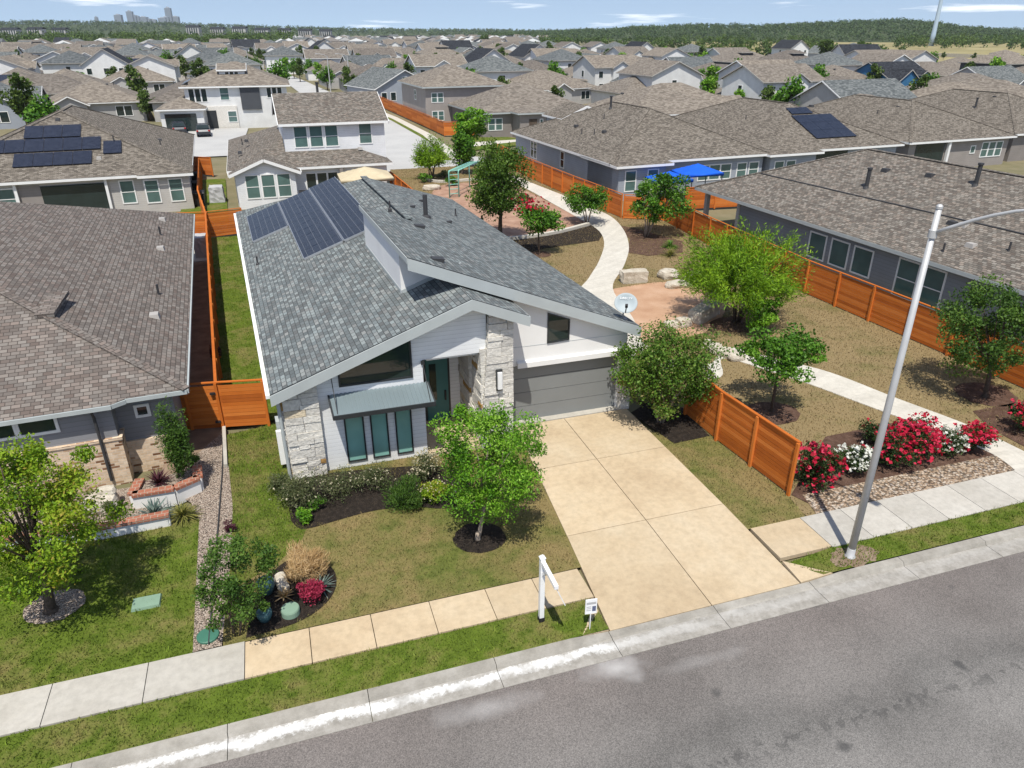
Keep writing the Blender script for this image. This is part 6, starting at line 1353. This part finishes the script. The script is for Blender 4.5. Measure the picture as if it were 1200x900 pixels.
def ftree(k, p, s, label, group='trees among the far houses'):
    t = thing('tree', label, 'tree', p, rr.uniform(0, 6.28), group); t.scale = (s, s, s*rr.uniform(.9, 1.12)); obj('trunk', TP[k][1], t); obj('crown', TP[k][0], t); return t
ST = [(292, 84), (302, 86), (336, 88), (345, 92), (352, 96), (362, 93), (374, 98), (384, 105), (410, 112), (398, 84)]
for i, (a, b) in enumerate(ST): ftree((0, 1, 2, 1)[i % 4], G(a, b), 1.05, '%s tree of the row along the far street, counted from left' % ORD[i].replace('first', 'leftmost'), 'trees along the far street')
cand = []
for _ in range(3000):
    if len(cand) >= 150: break
    h_ = rr.choice(placed); p = Vector((h_[0]+rr.choice((-8.2, 8.2, -7, 7))+rr.uniform(-1, 1), h_[1]+rr.uniform(-6, 14), 0)); u, v = Pj(p)
    if not (0 < u < 1200) or v < 52 or p.length > 420 or (8 < p.x < 22 and p.y < 300): continue
    if any((p-q).length < 6 for q in cand) or (24 < p.x < 60 and p.y < 100) or p.y < 92: continue
    hr = [math.hypot(p.x-a_[0]-math.sin(-a_[2].rotation_euler.z)*8, p.y-a_[1]-math.cos(a_[2].rotation_euler.z)*8) for a_ in placed]
    if min(hr) < 6.5: continue
    cand.append(p)
for lo_, hi_, txt in BANDS:
    L_ = sorted([p for p in cand if lo_ <= p.length < hi_], key=lambda p: Pj(p)[0])
    for i, p in enumerate(L_): ftree(rr.choice((0, 1, 2, 0)), p, rr.uniform(.85, 1.4), (('leftmost' if i == 0 else 'rightmost' if i == len(L_)-1 else ORD[i]+' from left,') if len(L_) > 1 else 'only')+' garden tree standing among the houses '+txt)
# ---------------- far street lamps
for i, (a, b, l) in enumerate(((411, 112, 'grey street lamp at the far street corner with a red sign'), (388, 112, 'thin street lamp along the left kerb of the far street'), (293, 88, 'thin street lamp beside the leftmost far street trees'))):
    t = thing('street_lamp', l, 'street lamp', G(a, b), group='far street lamps'); mb = MB(); mb.tube([(0, 0, 0), (0, 0, 8.5)], [.12, .09], 8); mb.build('pole', M['galv'], t); mb = MB(); mb.tube([(0, 0, 8.3), (-.8, -.3, 8.8), (-2.2, -.6, 9.0)], .06, 6); mb.build('arm', M['galv'], t); mb = MB(); mb.box((-2.7, -.8, 8.92), (-2.0, -.45, 9.05)); mb.build('lamp_head', M['galv'], t)
    if i == 0: mb = MB(); mb.box((-.5, -.12, 2.2), (.5, -.08, 3.2)); mb.build('sign_plate', M['lamp_red'], t)
# ---------------- fields, woods, hills, skyline
sheet('field', [tuple(p[:2]) for p in (G(840, 68), G(1300, 76), G(1500, 50), G(1000, 44.5), G(800, 46))], -.03, noisy('field_grass', [(.3, (.15, .14, .06, 1)), (.5, (.26, .22, .10, 1)), (.7, (.36, .31, .17, 1))], .02, .25, .95, 0))
mb = MB(); mb.box((0, 0, -.2), (1, 1, 1)); 
a, b = G(1010, 62.5), G(1170, 69); mb = MB(); mb.bar(a+Vector((0, 0, .9)), b+Vector((0, 0, .9)), 1.2, 1.8); tag(mb.build('retaining_wall', M['boulder']), 'long pale retaining wall crossing the dry field on the right', 'wall')
def band(n, x0, x1, ylo, yhi, seed, z=0):
    r = random.Random(seed); return [(*G(r.uniform(x0, x1), 36+1/(r.uniform(1/(yhi(0)-36) if callable(yhi) else 1/(yhi-36), 1/(ylo-36))))[:2], z) for _ in range(n)]
wood('woods', band(420, -60, 345, 49, 58, 1), 'l_far', 110, 1.4, 1, 9, 15)
wood('woods', band(170, 630, 960, 49, 62, 2), 'l_far', 110, 1.3, 2, 6, 11)
wood('woods', band(230, 1050, 1300, 48, 58, 3), 'l_far', 110, 1.4, 3, 7, 12)
wood('woods', band(110, 800, 1060, 62, 68, 9), 'l_far', 80, 1.2, 9, 3.5, 7)
BIG = [(968, 76, 1.5, 'large bare green tree left of the pair above the far houses'), (1008, 78, 1.5, 'large olive tree right of the pair above the far houses'), (568, 58, 1.5, 'solitary round dark tree standing among the farthest houses'), (1055, 72, .8, 'small tree at the left of the field saplings'), (1105, 70, .7, 'small sapling in the middle of the field'), (1140, 72, .75, 'small sapling at the right end of the field')]
for i, (a, b, s, l) in enumerate(BIG): ftree(3 if s > 1 else 0, G(a, b), s, l)
# hills: terrain sheet with rising ridges, wooded
def hill(name, pts, dist, depth, mat, seed):
    """pts: (image column, ridge row) -> a ridge of real height at distance dist, falling to the plain in front and behind"""
    from mathutils import noise as mn
    V = []; F = []; n = len(pts); rows = 9
    prof = [0, .35, .62, .82, .95, 1, .9, .6, 0]
    for (u, v) in pts:
        g0 = ray(u, 40); g0.z = 0; g0.normalize(); up = (ray(u, v).z/math.hypot(ray(u, v).x, ray(u, v).y))*dist+CH
        for k in range(rows): q = g0*(dist-depth*.5+depth*k/(rows-1)); V.append((q.x, q.y, max(-2, up*prof[k]*(1+.08*mn.noise(Vector((u*.02, k, seed))))-1.0)))
    for i in range(n-1):
        for k in range(rows-1): F.append([i*rows+k, (i+1)*rows+k, (i+1)*rows+k+1, i*rows+k+1])
    me = bpy.data.meshes.new(name); me.from_pydata(V, [], F); me.materials.append(mat); me.polygons.foreach_set('use_smooth', [True]*len(F)); o = obj(name, me); o['kind'] = 'structure'
    return V, rows
hm = noisy('hill_green', [(.3, (.03, .045, .018, 1)), (.6, (.06, .08, .03, 1)), (.8, (.16, .14, .07, 1))], .01, .12, .95, 0)
def wooded(pts, dist, depth, n, seed, hmin, hmax, size, per):
    P_ = []
    for i in range(len(pts)-1):
        (u0, v0), (u1, v1) = pts[i], pts[i+1]; m_ = max(2, int((u1-u0)/6))
        for j in range(m_): t_ = j/m_; P_.append((u0+(u1-u0)*t_, v0+(v1-v0)*(t_*t_*(3-2*t_))))
    V, rows = hill('hill', P_+[pts[-1]], dist, depth, hm, seed); r = random.Random(seed); S = []; nc = len(V)//rows
    for _ in range(n):
        i = r.randrange(nc-1); k = r.randrange(0, 6); t_, s_ = r.random(), r.random()
        A = Vector(V[i*rows+k]).lerp(Vector(V[(i+1)*rows+k]), t_); Bq = Vector(V[i*rows+k+1]).lerp(Vector(V[(i+1)*rows+k+1]), t_); q = A.lerp(Bq, s_); S.append((q.x, q.y, q.z))
    return wood('woods', S, 'l_hill', per, size, seed, hmin, hmax, .6)
wooded([(560, 42), (620, 41), (700, 37.5), (760, 33.5), (830, 31), (880, 32.5), (960, 29.5), (1010, 27), (1045, 25.5), (1090, 29), (1130, 35), (1180, 39), (1260, 40)], 1500, 700, 3600, 5, 6, 10, 1.6, 40)
wooded([(-120, 33), (0, 28), (60, 26.5), (120, 28), (200, 29), (260, 31), (330, 33.5), (420, 35.5), (520, 37), (640, 38), (760, 38)], 2600, 900, 2400, 6, 8, 13, 2.8, 24)
wooded([(-200, 36), (0, 35), (300, 35), (560, 36), (800, 35.5), (1000, 35), (1300, 35)], 3500, 700, 700, 7, 9, 14, 4.0, 20)
# far apartment blocks and the distant skyline
def block(name, label, px_, py0, py1, w, dist, mat, cat, group, roof=None, dormer=False, tx=0):
    g0 = ray(px_, 40); g0.z = 0; g0.normalize(); p = g0*dist; top = CH+ray(px_, py1).z/math.hypot(ray(px_, py1).x, ray(px_, py1).y)*dist; ww = w*dist/900.0
    t = thing(name, label, cat, p, -YAW, group); mb = MB(); mb.box((-ww/2, -ww*.3, -1), (ww/2, ww*.3, top)); mb.build('wall', mat, t)
    if roof is not None: m2 = MB(); m2.prism([(-ww/2-.5, -ww*.3-.5, top), (ww/2+.5, -ww*.3-.5, top), (ww/2+.5, 0, top+2.2), (-ww/2-.5, 0, top+2.2)], (0, 0, -.3)); m2.prism([(-ww/2-.5, 0, top+2.2), (ww/2+.5, 0, top+2.2), (ww/2+.5, ww*.3+.5, top), (-ww/2-.5, ww*.3+.5, top)], (0, 0, -.3)); m2.build('roof', roof, t)
    else:
        m2 = MB(); m2.hexa([(-ww*.3, -ww*.2, top-.01), (ww*.3, -ww*.2, top-.01), (ww*.3, ww*.2, top-.01), (-ww*.3, ww*.2, top-.01)], [(-ww*.2+tx, -ww*.1, top*1.06), (ww*.2, -ww*.1, top*1.04), (ww*.2, ww*.1, top*1.04), (-ww*.2+tx, ww*.1, top*1.06)]); m2.build('crown', mat, t)
    return t, ww, top
for i, (u, y1, w) in enumerate(((14, 34.5, 15), (44, 34, 14), (72, 34.5, 13), (228, 31.5, 13), (256, 33.5, 13), (282, 33, 14), (308, 34.5, 14), (334, 35, 13), (358, 35.5, 13), (382, 36, 12))):
    t, ww, top = block('apartment_block', 'white apartment block, %s from the left along the far tree line' % ORD[i], u, 44, y1, w, 1150, M['w_light'], 'apartment block', 'far white apartment blocks', M['sh_dark'])
    for k in range(int(ww/3)): q = MB(); q.box((-ww/2+1+k*3, -ww*.3-.06, 1.5), (-ww/2+2.6+k*3, -ww*.3+.1, top-1)); q.build('window_bay', M['glass'], t)
bl = flat('tower_glass_grey', (.20, .23, .27, 1), .3, .5)
for i, (u, y1, w) in enumerate(((143, 17.5, 7), (157, 13.5, 6), (161, 18, 5), (165, 19, 4), (172, 20, 8), (183, 23, 6), (194, 21, 8), (202, 9.5, 6), (209, 19.5, 7), (117, 20, 3), (176, 22, 8), (198, 20, 7))):
    block('tower', 'hazy blue skyline tower, %s' % ('short one fourth of the row', 'tall pointed left one', 'thin one beside the left peak', 'small slim one right of left peak', 'wide low one in the middle', 'lowest one in the middle gap', 'broad one left of the tallest', 'tallest of all', 'broad one right of the tallest', 'lone slim one far left', 'low one behind the middle', 'low one at the tallest tower foot')[i], u, 30, y1, w, 3900, bl, 'tower', 'distant downtown towers', tx=1)
g0 = ray(1094, 40); g0.z = 0; g0.normalize(); p = g0*900; t = thing('water_tower', 'slender pale blue water tower mast rising behind the right woods', 'water tower', p)
mb = MB(); mb.lathe([(2.6, -1), (2.2, 10), (1.9, 25), (1.6, 48), (1.9, 55), (9, 60)], (0, 0, 0), 20); mb.build('shaft', flat('tower_blue', (.42, .52, .62, 1), .5), t, True); mb = MB(); mb.lathe([(9, 60), (12, 66), (11, 72), (4, 76)], (0, 0, 0), 20); mb.build('tank', flat('tank_blue', (.5, .58, .66, 1), .5), t, True)
# ---------------- world, sun, camera
W = bpy.data.worlds.new('World'); SC.world = W; W.use_nodes = True; nt = W.node_tree
bg = nt.nodes['Background']; sky = nt.nodes.new('ShaderNodeTexSky'); sky.sky_type = 'NISHITA'; sky.sun_disc = False
sv = Vector((-.18, -.46, 1)).normalized(); el = math.asin(sv.z); az = math.atan2(sv.x, sv.y)
sky.sun_elevation = el; sky.sun_rotation = az; sky.air_density = 1.0; sky.dust_density = .6; sky.ozone_density = 1.5; sky.altitude = 200
# thin high cloud streaks low over the horizon (part of the sky itself)
tc = nt.nodes.new('ShaderNodeTexCoord'); mp = nt.nodes.new('ShaderNodeMapping'); mp.inputs['Scale'].default_value = (5.5, 5.5, 75)
no = nt.nodes.new('ShaderNodeTexNoise'); no.inputs['Scale'].default_value = 1.0; no.inputs['Detail'].default_value = 6; no.inputs['Roughness'].default_value = .55
rp = nt.nodes.new('ShaderNodeValToRGB'); rp.color_ramp.elements[0].position = .60; rp.color_ramp.elements[0].color = (0, 0, 0, 1); rp.color_ramp.elements[1].position = .72; rp.color_ramp.elements[1].color = (.85, .85, .85, 1)
mx = nt.nodes.new('ShaderNodeMix'); mx.data_type = 'RGBA'; mx.inputs[7].default_value = (9.5, 9.8, 10.2, 1)
nt.links.new(tc.outputs['Generated'], mp.inputs['Vector']); nt.links.new(mp.outputs[0], no.inputs['Vector']); nt.links.new(no.outputs['Fac'], rp.inputs['Fac'])
nt.links.new(rp.outputs['Color'], mx.inputs[0]); m2 = nt.nodes.new('ShaderNodeMapping'); m2.inputs['Location'].default_value = (0, 0, .16); m2.inputs['Scale'].default_value = (1, 1, 1.1); nt.links.new(tc.outputs['Generated'], m2.inputs['Vector']); nt.links.new(m2.outputs[0], sky.inputs['Vector']); hs = nt.nodes.new('ShaderNodeHueSaturation'); hs.inputs['Saturation'].default_value = .88; nt.links.new(sky.outputs[0], hs.inputs['Color'])
nt.links.new(hs.outputs[0], mx.inputs[6]); nt.links.new(mx.outputs[2], bg.inputs['Color']); bg.inputs['Strength'].default_value = .13
sl = bpy.data.lights.new('sun', 'SUN'); sl.energy = 4.6; sl.angle = rad(.53); sl.color = (1, .955, .86)
so = bpy.data.objects.new('sun', sl); COL.objects.link(so); so.rotation_euler = (-sv).to_track_quat('-Z', 'Y').to_euler(); so.location = (0, 0, 60)
cam = bpy.data.cameras.new('camera'); cam.sensor_width = 36; cam.lens = CF/1200*36; cam.clip_end = 40000; cam.clip_start = .5
co = bpy.data.objects.new('camera', cam); COL.objects.link(co); co.location = (0, 0, CH); co.rotation_euler = (math.pi/2-PITCH, 0, -YAW); SC.camera = co
# thin even air over the whole place
hz = MB(); hz.box((-7000, -40, -1.5), (9000, 4300, 150)); ho = hz.build('haze', M['rubber'], uv=False); ho['kind'] = 'stuff'
hmat = bpy.data.materials.new('air'); hmat.use_nodes = True; hn = hmat.node_tree; hn.nodes.remove(hn.nodes['Principled BSDF']); pv = hn.nodes.new('ShaderNodeVolumePrincipled')
pv.inputs['Color'].default_value = (.86, .94, 1, 1); pv.inputs['Density'].default_value = .00006; pv.inputs['Anisotropy'].default_value = .0
hn.links.new(pv.outputs[0], hn.nodes['Material Output'].inputs['Volume']); ho.data.materials.clear(); ho.data.materials.append(hmat)
SC.view_settings.view_transform = 'Standard'; SC.view_settings.look = 'None'; SC.view_settings.gamma = 1; SC.view_settings.exposure = 0.26
SC.cycles.use_denoising = True
